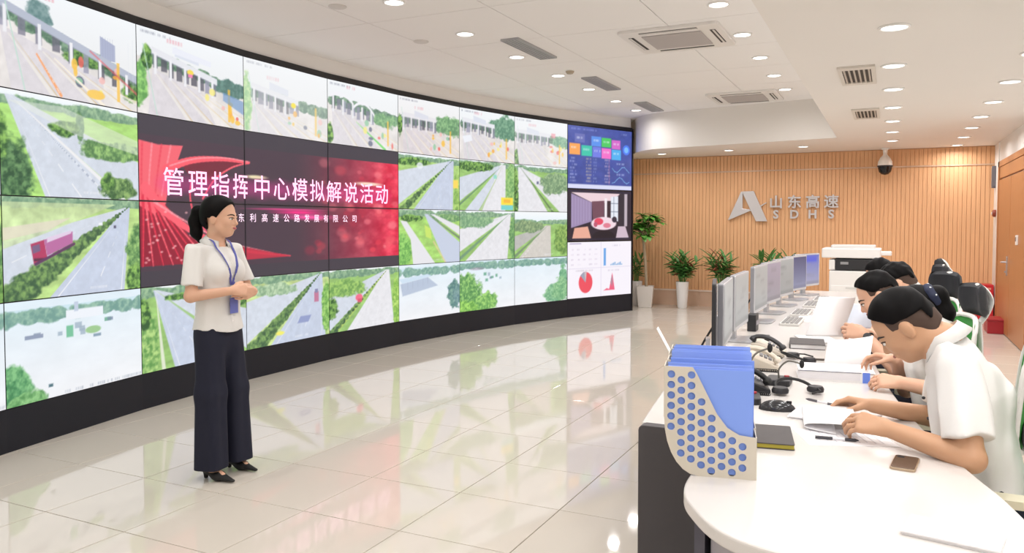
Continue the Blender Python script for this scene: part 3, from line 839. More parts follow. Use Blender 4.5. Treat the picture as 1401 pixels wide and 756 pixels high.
def meeting(p):
    p.c[:] = (.18, .15, .20)
    p.poly([(.05, .05), (.82, .05), (.62, .24), (.36, .24)], (.93, .83, .86)); p.poly([(.05, .07), (.36, .24), (.36, .62), (.05, .75)], (.62, .55, .70))
    for k in range(7):
        x = .07 + .042 * k
        p.line((x, .12 + .02 * k), (x, .7 - .02 * k), .02, (.72, .66, .80), .6)
    p.poly([(.36, .22), (.56, .2), (.55, .55), (.38, .62)], (.45, .30, .36)); p.rect(.56, .15, .60, .6, (.96, .93, .95)); p.rect(.60, .2, .66, .62, (.22, .16, .2)); p.poly([(.66, .12), (.78, .1), (.78, .62), (.66, .55)], (.90, .92, .96)); 
    for y in (.25, .42):
        p.line((.66, y), (.78, y), .012, (.25, .3, .4))
    p.line((.71, .12), (.71, .55), .012, (.25, .3, .4)); p.rect(.88, .05, .93, .72, (.75, .70, .74)); p.rect(.80, .05, .88, .9, (.2, .18, .22))
    p.ell(.55, .66, .20, .13, (.95, .86, .90)); p.ell(.47, .62, .07, .07, (.90, .30, .40)); p.ell(.60, .70, .06, .05, (.88, .5, .58)); p.ell(.42, .68, .03, .05, (.75, .35, .45)); p.ell(.72, .58, .04, .06, (.2, .18, .25))
    p.poly([(.06, 1.), (.1, .75), (.3, .72), (.36, 1.)], (.92, .68, .60)); p.poly([(.74, 1.), (.78, .72), (.9, .72), (.97, 1.)], (.82, .74, .80)); p.ell(.55, .93, .18, .13, (.12, .1, .14))
    p.rect(0, 0, 1, .045, (.18, .16, .24)); p.rect(0, .955, 1, 1, (.16, .15, .22))
def charts(p):
    p.c[:] = (.97, .95, .985)
    p.rect(.505, 0, .512, 1, (.85, .82, .9)); p.rect(0, .47, 1, .477, (.85, .82, .9)); p.rect(.03, .02, .2, .035, (.6, .55, .7))
    for j in range(4):
        for i in range(5):
            p.osd(.05 + .09 * i, .12 + .09 * j, 3 + (i * j) % 2, (.75, .70, .78), .012, .6, i + j * 7)
    p.rect(.55, .12, .585, .44, (.36, .62, .90)); 
    for i in range(9):
        p.rect(.66 + .022 * i, .42 - .012 * (i % 4), .675 + .022 * i, .44, (.45, .65, .85))
    p.osd(.66, .06, 12, (.7, .68, .76), .012, .6, 2)
    p.ell(.27, .73, .105, .19, (.93, .28, .34)); p.poly([(.27, .73), (.19, .60), (.235, .54), (.275, .54)], (.60, .62, .70)); p.poly([(.27, .73), (.25, .54), (.285, .54)], (.80, .72, .74)); p.osd(.12, .50, 20, (.6, .55, .62), .012, .5, 7)
    p.poly([(.55, .90), (.60, .86), (.64, .88), (.66, .76), (.69, .58), (.72, .82), (.73, .90)], (.93, .35, .48)); p.poly([(.66, .76), (.68, .62), (.70, .7), (.69, .84)], (.72, .5, .58)); p.osd(.62, .52, 14, (.7, .66, .74), .012, .5, 8)

# columns of the wall, from the pixel seams of the photograph turned into points on the arc
SEAM = [(arc(1.87), 1.87), (-5.181, 3.062), (-5.41, 4.268), (-5.54, 5.531), (-5.561, 6.776), (-5.477, 8.005), (-5.294, 9.198), (-5.019, 10.353), (-4.643, 11.502), (-4.021, 12.927)]
Z0, Z1 = 0.285, 3.085
RH = (Z1 - Z0) / 4
BAN_POS = []
wall = thing('video_wall', 'long curved video wall of traffic camera pictures on a black plinth', 'video wall')
def panel_frame(c):
    a, b = SEAM[c + 1], SEAM[c + 2]
    a, b = Vector((*a, 0)), Vector((*b, 0))
    return a, (b - a).normalized(), (b - a).length
def picture(c, z_lo, z_hi, fn, nx, ny, parent, gap=0.004, fracs=None, name='picture'):
    a, d, L = panel_frame(c)
    nrm = Vector((d.y, -d.x, 0))
    W, Hh = L - 2 * gap, z_hi - z_lo - 2 * gap
    p = Pic(nx, ny, L / (z_hi - z_lo))
    if fracs:
        p.X, p.Y = np.meshgrid(np.linspace(fracs[0], fracs[1], nx), np.linspace(fracs[2], fracs[3], ny))
        p.asp = 1.78; p.px = (fracs[1] - fracs[0]) / nx * 1.78
    fn(p)
    col = np.clip(p.c, 0, 1)
    if fn not in (banner, dash, meeting):
        col = 1 - (1 - col) * 0.95
        col = col ** 0.97
    col = np.where(col <= .04045, col / 12.92, ((col + .055) / 1.055) ** 2.4)
    u = np.linspace(0, 1, nx); v = np.linspace(0, 1, ny)
    U, V = np.meshgrid(u, v)
    co = np.zeros((ny, nx, 3))
    base = np.array(a + d * gap + nrm * 0.004)
    co[...] = base + U[..., None] * np.array(d) * W
    co[..., 2] = z_hi - gap - V * Hh
    idx = np.arange(nx * ny).reshape(ny, nx)
    q = np.stack([idx[1:, :-1], idx[1:, 1:], idx[:-1, 1:], idx[:-1, :-1]], -1).reshape(-1, 4)
    me = bpy.data.meshes.new(name)
    me.from_pydata(co.reshape(-1, 3).tolist(), [], q.tolist())
    at = me.color_attributes.new('Col', 'FLOAT_COLOR', 'POINT')
    at.data.foreach_set('color', np.concatenate([col.reshape(-1, 3), np.ones((nx * ny, 1))], 1).astype(np.float32).ravel())
    return mesh_obj(name, me, M_screen, parent)
def panel_body(c, z_lo, z_hi):
    a, d, L = panel_frame(c)
    nrm = Vector((d.y, -d.x, 0))
    mid = a + d * L / 2 - nrm * 0.032 + Vector((0, 0, (z_lo + z_hi) / 2))
    M = frame(d, (0, 0, 1), mid)
    return MB().box((0, 0, 0), (L - 0.0015, 0.066, z_hi - z_lo - 0.0015), M).build('display_panel', M_bezel, wall)
BT = '管理指挥中心模拟解说活动'
BAN_POS = [(0.293 + .2225 * k, .785) for k in range(12)]
RES = {-1: (70, 40), 0: (190, 108), 1: (150, 92), 2: (118, 84), 3: (104, 76), 4: (92, 70), 5: (84, 66), 6: (80, 64)}
ban_body = {}
for c in range(-1, 7):
    nx, ny = RES[c]
    for r in range(4):
        z_hi = Z1 - r * RH; z_lo = z_hi - RH
        b = panel_body(c, z_lo, z_hi)
        if c in (1, 2, 3) and r in (1, 2):
            ban_body[(c, r)] = b
            picture(c, z_lo, z_hi, banner, nx, ny, b, fracs=(c - 1, c, r - 1, r))
        else:
            picture(c, z_lo, z_hi, (lambda p, c=c, r=r: paint(c, r, p)), nx, ny, b)
for z_hi, z_lo, fn in ((Z1, 2.06, dash), (2.06, 1.215, meeting), (1.215, Z0, charts)):
    b = panel_body(7, z_lo, z_hi)
    picture(7, z_lo, z_hi, fn, 110, 90, b, gap=0.012)
def wall_text(ch, s, t, size, bold, m, key, name):
    c = int(s); fr = s - c
    a, d, L = panel_frame(c + 1)
    nrm = Vector((d.y, -d.x, 0))
    me = text_mesh(ch, size, 0.0, bold, name)
    o = mesh_obj(name, me, m, ban_body[key])
    M = Matrix((d, Vector((0, 0, 1)), nrm)).transposed().to_4x4()
    M.translation = a + d * (L * fr) + nrm * 0.007 + Vector((0, 0, Z1 - (1 + t) * RH))
    me.transform(M)
    return o
M_t1 = mat('title_glow', (1.0, 0.50, 0.74), 0.5, emit=1.0)
M_t2 = mat('subtitle_glow', (0.95, 0.72, 0.90), 0.5, emit=0.9)
M_t0 = mat('title_halo', (0.80, 0.08, 0.40), 0.5, emit=0.8)
for k, ch in enumerate(BT):
    s, t = BAN_POS[k]
    key = (min(3, int(s) + 1), 1)
    wall_text(ch, s, t, 0.25, 0.0014, M_t1, key, 'title_character')
for k, ch in enumerate('东利高速公路发展有限公司'):
    s, t = 0.955 + .126 * k, 1.19
    wall_text(ch, s, t, 0.088, 0.0, M_t2, (min(3, int(s) + 1), 2), 'subtitle_character')
# black surround: top frame strip, plinth, end posts
def arc_strip(z0, z1, off, thick, name, m):
    pts = [Vector((x, y, 0)) for x, y in SEAM]
    nr = []
    for i in range(len(pts)):
        d = (pts[min(i + 1, len(pts) - 1)] - pts[max(i - 1, 0)]).normalized()
        nr.append(Vector((d.y, -d.x, 0)))
    a = [(p + n * off)[:2] for p, n in zip(pts, nr)]
    b = [(p + n * (off - thick))[:2] for p, n in zip(pts, nr)]
    return MB().prism([tuple(q) for q in a] + [tuple(q) for q in b[::-1]], z0, z1).build(name, m, wall)
arc_strip(Z1 + 0.001, Z1 + 0.058, 0.012, 0.1, 'top_frame', M_bezel)
arc_strip(0.0, Z0 - 0.001, 0.006, 0.14, 'plinth', M_plinth)
a, d, L = panel_frame(7)
nrm = Vector((d.y, -d.x, 0))
M = frame(d, (0, 0, 1), a + d * (L + 0.012) - nrm * 0.1 + Vector((0, 0, (Z1 + 0.04) / 2)))
MB().box((0, 0, 0), (0.024, 0.23, Z1 + 0.04), M).build('end_post', M_bezel, wall)
# ================================================================ fittings on the walls
# door in the right wall
dr = MB()
dr.box((XR - 0.01, 13.28, 1.2), (0.07, 0.12, 2.4)); dr.box((XR - 0.01, 10.62, 1.2), (0.07, 0.12, 2.4)); dr.box((XR - 0.01, 11.95, 2.36), (0.07, 2.78, 0.08))
door = dr.build('door_1', M_door); tag(door, kind='structure')
MB().box((XR - 0.012, 11.95, 2.235), (0.045, 2.5, 0.165)).build('transom_panel', M_door, door, bevel=0.004)
for y0, y1 in ((11.97, 13.2), (10.7, 11.95)):
    lf = MB().box((XR - 0.016, (y0 + y1) / 2, 1.07), (0.05, y1 - y0, 2.12)).build('door_leaf', M_door, door, bevel=0.004)
    if y0 > 11.5:
        hy = 12.15
        MB().rbox((XR - 0.047, hy, 0.94), (0.012, 0.05, 0.26), 0.02, axis='x').build('handle_plate', M_steel, lf)
        MB().tube([(XR - 0.05, hy, 0.99), (XR - 0.10, hy, 0.99), (XR - 0.10, hy + 0.13, 0.985)], 0.011).build('door_handle', M_steel, lf, True)
        MB().lathe([(0.012, -0.01), (0.012, 0.012), (0.0001, 0.012)], 10, (XR - 0.06, hy, 0.86)).build('key_cylinder', M_steel, lf)
tr = MB().box((XR - 0.006, 13.62, 1.5), (0.02, 0.1, 2.42)).build('trim_3', M_trim); tag(tr, kind='structure')
o = MB().rbox((0, 0, 0), (0.012, 0.086, 0.086), 0.01, axis='x').build('light_switch', M_trim, None, loc=(XR - 0.022, 13.52, 1.32)); tag(o, 'small white light switch beside the wooden door frame', 'light switch')
MB().box((-0.008, 0, 0), (0.006, 0.03, 0.05)).build('rocker', M_white, o)
o = MB().rbox((0, 0, 0), (0.02, 0.07, 0.12), 0.01, axis='x').build('access_reader', M_trim, None, loc=(XR - 0.052, 11.25, 1.30)); tag(o, 'small white card reader on the wooden door at the right edge', 'card reader')
MB().box((-0.011, 0, 0.01), (0.004, 0.04, 0.05)).build('display', M_dark, o)
o = MB().lathe([(0.055, 0), (0.055, 0.03), (0.045, 0.045), (0.0001, 0.05)], 16, M=Matrix.Rotation(-PI / 2, 4, 'Y')).build('fire_alarm', mat('alarm_red', '#8c3a26', 0.4), None, True, loc=(XR - 0.001, 13.9, 1.66)); tag(o, 'small dark red round fire alarm on the white strip of wall', 'fire alarm')
MB().lathe([(0.02, 0.05), (0.018, 0.058), (0.0001, 0.058)], 12, M=Matrix.Rotation(-PI / 2, 4, 'Y')).build('button', M_trim, o)
o = MB().rbox((0, 0, 0), (0.05, 0.10, 0.34), 0.015, axis='x').build('wall_speaker', mat('speaker_grey', '#6d6a70', 0.6), None, loc=(XR - 0.026, 14.02, 2.22)); tag(o, 'narrow dark grey wall speaker high in the corner', 'speaker')
MB().box((-0.027, 0, 0), (0.004, 0.07, 0.28)).build('grille', gm2, o)

# red fire equipment by the door
t = thing('fire_cabinet', 'tall red fire extinguisher cabinet standing against the wall by the door', 'fire cabinet', (1.30, 13.82, 0))
rm = mat('fire_red', '#c9202c', 0.35)
MB().box((0, 0, 0.29), (0.22, 0.34, 0.58)).build('body', rm, t, bevel=0.008)
MB().box((-0.112, 0, 0.28), (0.008, 0.29, 0.46)).build('door', mat('fire_red_door', '#d8323a', 0.3), t, bevel=0.003)
MB().box((0, -0.172, 0.26), (0.17, 0.006, 0.44)).build('side_panel', mat('fire_red_door', '#d8323a'), t, bevel=0.003)
MB().box((0, -0.176, 0.52), (0.15, 0.004, 0.03)).build('label_strip', mat('label_pink', '#e8a48e', 0.5), t)
MB().box((-0.12, 0.1, 0.3), (0.02, 0.015, 0.08)).build('latch', M_steel, t)
t = thing('fire_bucket_box', 'low dark red box on the floor under the door handle', 'box', (1.31, 12.55, 0))
rm2 = mat('fire_red_dark', '#a3222c', 0.4)
MB().box((0, 0, 0.09), (0.2, 0.42, 0.18)).build('body', rm2, t, bevel=0.01)
MB().box((0, 0, 0.19), (0.22, 0.44, 0.024)).build('lid', rm2, t, bevel=0.006)

# sign on the slatted wall: an angular letter A, four characters and four letters in brushed metal
sg = thing('company_sign', 'brushed metal company lettering with a slanted letter A emblem on the slatted wall', 'sign', (0, YB, 0))
def wpx(px, py):                             # a point of the sign from its place on the wall
    return (-2.598 + (px - 998) * 0.01245, 2.07 - (py - 262) * 0.0130)
def crop(x, y):
    return wpx(985 + x * 0.12134, 250 + y * 0.12134)
M_sign = mat('sign_metal', '#d9d6d8', 0.32, metal=0.55)
def plate(pts, name, d0=-0.055, d1=-0.012):
    me = MB().prism([crop(*q) for q in pts], d0, d1)
    me.v = [(x, -z * -1.0, y) for x, y, z in me.v]
    return me.build(name, M_sign, sg, fix=True, bevel=0.003)
plate([(95, 420), (243, 100), (262, 100), (262, 292), (345, 300), (360, 312)], 'emblem_wing')
plate([(262, 98), (385, 95), (540, 432), (415, 432), (262, 120)], 'emblem_stroke')
plate([(448, 262), (525, 222), (532, 228), (456, 276)], 'emblem_dash', -0.035, -0.012)
def sign_text(ch, px, py, size, bold):
    me = text_mesh(ch, size, 0.018, bold, 'sign_character')
    M = Matrix(((1, 0, 0), (0, 0, -1), (0, 1, 0))).to_4x4()
    X, Z = wpx(px, py)
    M.translation = Vector((X, -0.034, Z))
    me.transform(M)
    mesh_obj('sign_character', me, M_sign, sg)
for ch, px in zip('山东高速', (1062, 1086.3, 1110, 1133.6)):
    sign_text(ch, px, 278.0, 0.235, 0.005)
for ch, px in zip('SDHS', (1062, 1086.3, 1110, 1133.6)):
    sign_text(ch, px, 293.8, 0.20, 0.006)

# dome camera
t = thing('security_camera', 'white dome security camera with a black ball hanging before the slatted wall', 'security camera', (-0.10, 13.93, ZS))
MB().lathe([(0.06, 0), (0.06, -0.02), (0.035, -0.03), (0.03, -0.10), (0.045, -0.13), (0.0001, -0.13)], 20).build('mount', M_trim, t, True)
MB().lathe([(0.045, -0.125), (0.07, -0.15), (0.105, -0.22), (0.112, -0.29), (0.0001, -0.29)], 24).build('housing', M_trim, t, True)
MB().lathe([(0.103, -0.288), (0.103, -0.33), (0.088, -0.385), (0.05, -0.42), (0.0001, -0.432)], 24).build('dome', mat('smoked_dome', '#17171b', 0.12), t, True)
MB().lathe([(0.114, -0.28), (0.114, -0.3), (0.1, -0.3)], 24).build('ring', M_dark, t, True)

# ---------------------------------------------------------------- plants
M_pot = mat('white_ceramic', '#f3f1f0', 0.25)
M_soil = mat('soil', '#4a3a2c', 0.9)
M_leaf = mat('leaf_green', '#548a45', 0.45, noise=(9, 0.45))
M_leaf2 = mat('leaf_bright', '#5c9a3e', 0.45, noise=(9, 0.4))
M_leaf3 = mat('leaf_red_edge', '#8a4a34', 0.5, noise=(9, 0.4))
M_trunk = mat('trunk_beige', '#b7a58c', 0.8, noise=(20, 0.2))
def leaf(mb, base, d, L, w, droop=0.35, seg=5, fold=0.25):
    base = Vector(base); d = Vector(d).normalized()
    s = d.cross(Vector((0, 0, 1)))
    s = s.normalized() if s.length > 0.05 else Vector((1, 0, 0))
    o = len(mb.v)
    p = base.copy(); dd = d.copy()
    for k in range(seg + 1):
        t = k / seg
        ww = w * math.sin(PI * min(1, 0.12 + 0.88 * t)) ** 0.8 * (1 if t < 1 else 0.02)
        n = s.cross(dd).normalized()
        mb.v += [tuple(p - s * ww / 2 + n * ww * fold), tuple(p), tuple(p + s * ww / 2 + n * ww * fold)]
        p = p + dd * (L / seg)
        dd = (dd + Vector((0, 0, -droop / seg))).normalized()
    for k in range(seg):
        a = o + 3 * k
        mb.f += [(a, a + 1, a + 4, a + 3), (a + 1, a + 2, a + 5, a + 4)]
def pot_plant(name, label, loc, pot, foliage, seed, cat='potted plant', group=None):
    r = random.Random(seed)
    t = thing(name, label, cat, loc, 0, group)
    ph, pr0, pr1 = pot
    MB().lathe([(pr0 * .92, 0), (pr0, 0.02), (pr1, ph - 0.01), (pr1, ph), (pr1 - 0.018, ph), (pr1 - 0.02, ph - 0.05), (0.0001, ph - 0.05)], 24).build('pot', M_pot, t, True)
    MB().lathe([(pr1 - 0.02, ph - 0.05), (pr1 - 0.03, ph - 0.035), (0.0001, ph - 0.03)], 16).build('soil', M_soil, t)
    foliage(t, r, ph)
    return t
def bushy(n, L, w, spread, top, stems=7, red=6):
    def f(t, r, ph):
        st, lf, rd = MB(), MB(), MB()
        for k in range(stems):
            a = 2 * PI * k / stems + r.uniform(-.3, .3)
            h = top * r.uniform(0.45, 0.95)
            rad = spread * r.uniform(.15, .55)
            tip = Vector((math.cos(a) * rad, math.sin(a) * rad, ph + h))
            st.tube([(0.03 * math.cos(a), 0.03 * math.sin(a), ph - 0.04), (tip.x * .5, tip.y * .5, ph + h * .5), tip], [0.008, 0.007, 0.004], 5)
            m = n // stems
            for q in range(m):
                u = 0.25 + 0.75 * q / m
                b = Vector((tip.x * u, tip.y * u, ph + h * u))
                aa = q * 2.4 + r.random()
                el = r.uniform(-0.1, 0.9) if q < m - 2 else 1.2
                leaf(rd if r.random() < red / 60 else lf, b, (math.cos(aa) + .4 * math.cos(a), math.sin(aa) + .4 * math.sin(a), el), L * r.uniform(.7, 1.1), w * r.uniform(.8, 1.15))
        st.build('stem', M_leaf, t)
        lf.build('foliage', M_leaf, t, True)
        if rd.v:
            rd.build('old_leaves', M_leaf3, t, True)
    return f
def tree_top(t, r, ph):
    MB().tube(smooth_pts([(0.02, 0, ph - 0.04), (0.0, 0.01, 0.75), (-0.02, 0, 1.0), (-0.05, 0.02, 1.3)], 4), 0.026, 8).build('trunk', M_trunk, t, True)
    lf, br = MB(), MB()
    for k in range(20):
        a = k * 2.4
        e = Vector((-0.05 + 0.28 * math.cos(a) * r.uniform(.4, 1), 0.28 * math.sin(a) * r.uniform(.4, 1), 1.28 + 0.40 * r.random()))
        br.tube([(-0.05, 0.02, 1.28), ((e.x - .05) / 2, e.y / 2, 1.38), e], [0.01, 0.007, 0.004], 5)
        for q in range(9):
            aa = q * 2 * PI / 9 + r.random()
            leaf(lf, e, (math.cos(aa), math.sin(aa), r.uniform(-.35, .8)), 0.19 * r.uniform(.8, 1.2), 0.095, 0.7, 5, 0.1)
    br.build('branch', M_trunk, t, True)
    lf.build('foliage', M_leaf2, t, True)
# square tapered pot for the little tree
t = thing('potted_tree', 'small leafy tree with a bare trunk in a square white pot beside the video wall', 'potted tree', (-3.97, 13.62, 0), 0.2)
pb = MB()
sq = lambda s, z: [(-s, -s, z), (s, -s, z), (s, s, z), (-s, s, z)]
vs = sq(0.115, 0) + sq(0.15, 0.38) + sq(0.13, 0.38) + sq(0.125, 0.34)
fs = [(3, 2, 1, 0), (12, 13, 14, 15)] + [(4 * k + i, 4 * k + (i + 1) % 4, 4 * k + 4 + (i + 1) % 4, 4 * k + 4 + i) for k in range(3) for i in range(4)]
pb.add(vs, fs).build('pot', mat('pot_greige', '#e2dcd6', 0.35), t, bevel=0.006)
MB().box((0, 0, 0.335), (0.24, 0.24, 0.02)).build('soil', M_soil, t)
tree_top(t, random.Random(5), 0.36)
pot_plant('potted_plant', 'bushy green plant in a tall white cylinder pot right of the little tree', (-3.33, 13.75, 0), (0.47, 0.085, 0.115), bushy(190, 0.22, 0.06, 0.5, 0.50, 12), 11, group='leafy plants along the slatted wall')
pot_plant('potted_plant', 'narrow leaved plant in a white pot just behind the nearest monitors', (-2.62, 13.6, 0), (0.47, 0.085, 0.11), bushy(190, 0.24, 0.045, 0.42, 0.52, 12, 12), 12, group='leafy plants along the slatted wall')
pot_plant('potted_plant', 'bright green plant showing only its top above the row of monitors', (-1.72, 13.5, 0), (0.50, 0.085, 0.11), bushy(130, 0.28, 0.06, 0.6, 0.55, 11, 0), 13, group='leafy plants along the slatted wall')
pot_plant('potted_plant', 'dark plant half hidden behind the end of the video wall', (-4.2, 13.82, 0), (0.45, 0.085, 0.11), bushy(60, 0.22, 0.04, 0.3, 0.6, 7, 0), 14, group='leafy plants along the slatted wall')

# ---------------------------------------------------------------- multifunction printer behind the desk
M_pr = mat('printer_white', '#eeecea', 0.45)
M_pr2 = mat('printer_grey', '#d9d8d6', 0.5)
t = thing('office_printer', 'large white multifunction printer with a black paper slot beyond the desk', 'printer', (-0.46, 11.75, 0))
MB().box((0.02, 0, 0.5), (0.62, 0.58, 0.72)).build('body', M_pr, t, bevel=0.015)
MB().box((0.02, 0, 0.07), (0.6, 0.56, 0.12)).build('caster_base', M_pr2, t, bevel=0.01)
for k in range(3):
    d = MB().box((0.02, -0.293, 0.24 + 0.17 * k), (0.58, 0.012, 0.155)).build('paper_drawer', M_pr, t, bevel=0.004)
    MB().box((0.02, -0.302, 0.29 + 0.17 * k), (0.2, 0.01, 0.025)).build('drawer_grip', M_pr2, d)
MB().box((0.05, -0.03, 0.945), (0.56, 0.5, 0.15)).build('output_slot', M_dark, t, bevel=0.01)
MB().box((-0.25, -0.02, 0.94), (0.09, 0.52, 0.14)).build('left_column', M_pr, t, bevel=0.01)
MB().rbox((-0.02, 0, 1.10), (0.74, 0.6, 0.13), 0.03).build('scanner', M_pr, t, bevel=0.012)
MB().rbox((-0.0, 0.03, 1.185), (0.56, 0.46, 0.045), 0.03).build('document_feeder', M_pr2, t, bevel=0.01)
MB().rbox((0.41, -0.08, 1.10), (0.14, 0.3, 0.05), 0.02).build('control_panel', M_pr, t, bevel=0.008)
MB().box((-0.1, -0.285, 0.965), (0.1, 0.008, 0.035)).build('status_window', mat('panel_grey', '#9a9a9c', 0.4), t)
# ================================================================ the curved desk
DZ = 0.75
def dfront(y):                                # front (video wall) side of the desk
    return 25.32 - math.sqrt(26.4 ** 2 - (y - 6.4) ** 2)
right = [(0.36, 2.10), (0.33, 2.27), (0.289, 2.478), (0.247, 2.628), (0.187, 2.881), (0.10, 3.3), (0.02, 3.82), (-0.06, 4.55), (-0.115, 5.4), (-0.135, 6.4), (-0.12, 7.4), (-0.07, 8.4), (0.01, 9.3)]
near = [(-0.53, 2.32), (-0.524, 2.215), (-0.504, 2.123), (-0.468, 2.047), (-0.398, 1.94), (-0.313, 1.868), (-0.2, 1.835), (0.0, 1.82), (0.2, 1.84), (0.32, 1.92)]
front = [(dfront(y), y) for y in np.linspace(9.3, 2.84, 24)]
outline = smooth_pts(right, 4) + front + [(-0.64, 2.84), (-0.56, 2.62)] + smooth_pts(near, 4)
desk = thing('control_desk', 'long curved white control desk with dark grey end panel and rounded end', 'desk')
MB().prism([(x, y) for x, y in outline], DZ - 0.04, DZ).build('worktop', M_desk, desk, bevel=0.008, seg=3)
# dark body under the worktop: end panel, modesty panel along the front
fr = [(dfront(y) + 0.0, y) for y in np.linspace(9.25, 2.87, 24)]
fr2 = [(dfront(y) + 0.03, y) for y in np.linspace(9.25, 2.87, 24)]
MB().prism(fr + fr2[::-1], 0.0, DZ - 0.042).build('modesty_panel', M_desk_d, desk)
MB().rbox((0, 0, 0), (0.40, 0.05, DZ - 0.002), 0.02, axis='y').build('end_panel', M_desk_d, desk, bevel=0.003, loc=(dfront(2.84) + 0.20, 2.82, DZ / 2 - 0.001))
ped = smooth_pts([(-0.455, 2.75), (-0.45, 2.25), (-0.41, 2.12), (-0.33, 2.0), (-0.2, 1.93), (0.0, 1.91)], 4)
ped2 = smooth_pts([(0.0, 1.95), (-0.19, 1.97), (-0.3, 2.04), (-0.375, 2.15), (-0.41, 2.27), (-0.415, 2.75)], 4)
MB().prism(ped + ped2, 0.0, DZ - 0.042).build('curved_pedestal', M_desk_l, desk, True)
MB().box((-0.475, 2.5, (DZ - 0.04) / 2), (0.03, 0.62, DZ - 0.044)).build('inner_panel', mat('slate_panel', '#5c5a66', 0.5), desk)
for y in (4.37, 5.2, 6.3, 7.6, 9.24):
    MB().box((dfront(y) + 0.31, y, (DZ - 0.042) / 2), (0.55, 0.03, DZ - 0.044)).build('support_panel', M_desk_l, desk)

# ---------------------------------------------------------------- monitors
def monitor(x, y, rz, label, tone, seed):
    t = thing('monitor', label, 'monitor', (x, y, DZ), rz, 'monitors along the desk')
    MB().rbox((0, 0, 0.006), (0.20, 0.26, 0.012), 0.05).build('base', mat('monitor_silver', '#b9b9bd', 0.35, metal=0.4), t, bevel=0.003)
    MB().box((-0.045, 0, 0.12), (0.03, 0.07, 0.23)).build('neck', mat('monitor_silver', '#b9b9bd'), t, bevel=0.004)
    s = MB().rbox((-0.012, 0, 0.262), (0.028, 0.565, 0.345), 0.012, axis='x').build('shell', mat('monitor_shell', '#8f8f95', 0.4), t, bevel=0.003)
    MB().rbox((0.004, 0, 0.262), (0.006, 0.562, 0.342), 0.010, axis='x').build('bezel', mat('monitor_bezel', '#c9c9cd', 0.35), t)
    p = Pic(24, 16, 1.6)
    tones(p, tone, seed)
    nx, ny = 24, 16
    U, V = np.meshgrid(np.linspace(-0.268, 0.268, nx), np.linspace(0.421, 0.113, ny))
    co = np.stack([np.full_like(U, 0.0085), U, V], -1)
    idx = np.arange(nx * ny).reshape(ny, nx)
    q = np.stack([idx[1:, :-1], idx[1:, 1:], idx[:-1, 1:], idx[:-1, :-1]], -1).reshape(-1, 4)
    me = bpy.data.meshes.new('screen')
    me.from_pydata(co.reshape(-1, 3).tolist(), [], q.tolist())
    col = np.clip(p.c, 0, 1) ** 2.2
    at = me.color_attributes.new('Col', 'FLOAT_COLOR', 'POINT')
    at.data.foreach_set('color', np.concatenate([col.reshape(-1, 3), np.ones((nx * ny, 1))], 1).astype(np.float32).ravel())
    mesh_obj('screen', me, M_mon, t)
    MB().tube([(-0.06, 0.02, 0.2), (-0.13, 0.05, 0.08), (-0.16, 0.08, 0.02)], 0.006, 6).build('cable', M_black, t, True)
    return t
M_mon = mat_vcol('monitor_picture', 0.8)
def tones(p, tone, seed):
    a = {'grey': ((.74, .75, .74), (.66, .67, .67)), 'lav': ((.72, .68, .74), (.62, .60, .64)), 'blue': ((.36, .38, .52), (.62, .64, .76)), 'blue2': ((.50, .54, .85), (.72, .72, .82))}[tone]
    p.grad(0, a[0], 1, a[1])
    r = random.Random(seed)
    for k in range(4):
        x, y = r.uniform(.05, .6), r.uniform(.1, .8)
        p.rect(x, y, x + .3, y + .06, tuple(np.array(a[1]) * .88), .6)
    p.rect(0, .93, 1, 1, tuple(np.array(a[1]) * .8))
    if tone == 'blue2':
        p.rect(.05, .05, .9, .25, (.40, .45, .92))
mons = [(4.42, 0.10, 'grey', 'nearest grey monitor on the desk, seen almost edge on'), (5.12, 0.02, 'grey', 'second grey monitor from the near end of the desk'),
        (6.15, -0.02, 'grey', 'third grey monitor, right after the gap in the monitor row'), (6.78, -0.10, 'lav', 'fourth monitor with a lavender screen in the monitor row'),
        (7.45, -0.16, 'grey', 'fifth monitor with a grey screen in the monitor row'), (8.1, -0.24, 'blue', 'sixth monitor with a dark blue screen, next to the last'),
        (8.72, -0.34, 'blue2', 'last monitor with a bright blue screen in front of the printer')]
for k, (y, rz, tone, lab) in enumerate(mons):
    monitor(dfront(y) + 0.19, y, rz, lab, tone, k)
# the first pair stand back to back with a thin dark terminal
t = thing('thin_terminal', 'thin dark terminal screen seen edge on beside the blue folders', 'monitor', (-0.80, 3.98, DZ), 0.19)
MB().rbox((0, 0, 0.28), (0.02, 0.40, 0.36), 0.012, axis='x').build('panel', M_dark, t, bevel=0.003)
MB().box((-0.03, 0, 0.09), (0.02, 0.08, 0.16)).build('neck', M_steel, t)
MB().rbox((-0.02, 0, 0.006), (0.18, 0.24, 0.012), 0.04).build('base', M_steel, t)
MB().rbox((0.011, 0, 0.262), (0.003, 0.37, 0.32), 0.008, axis='x').build('screen', mat('off_screen', '#5f6066', 0.25), t)

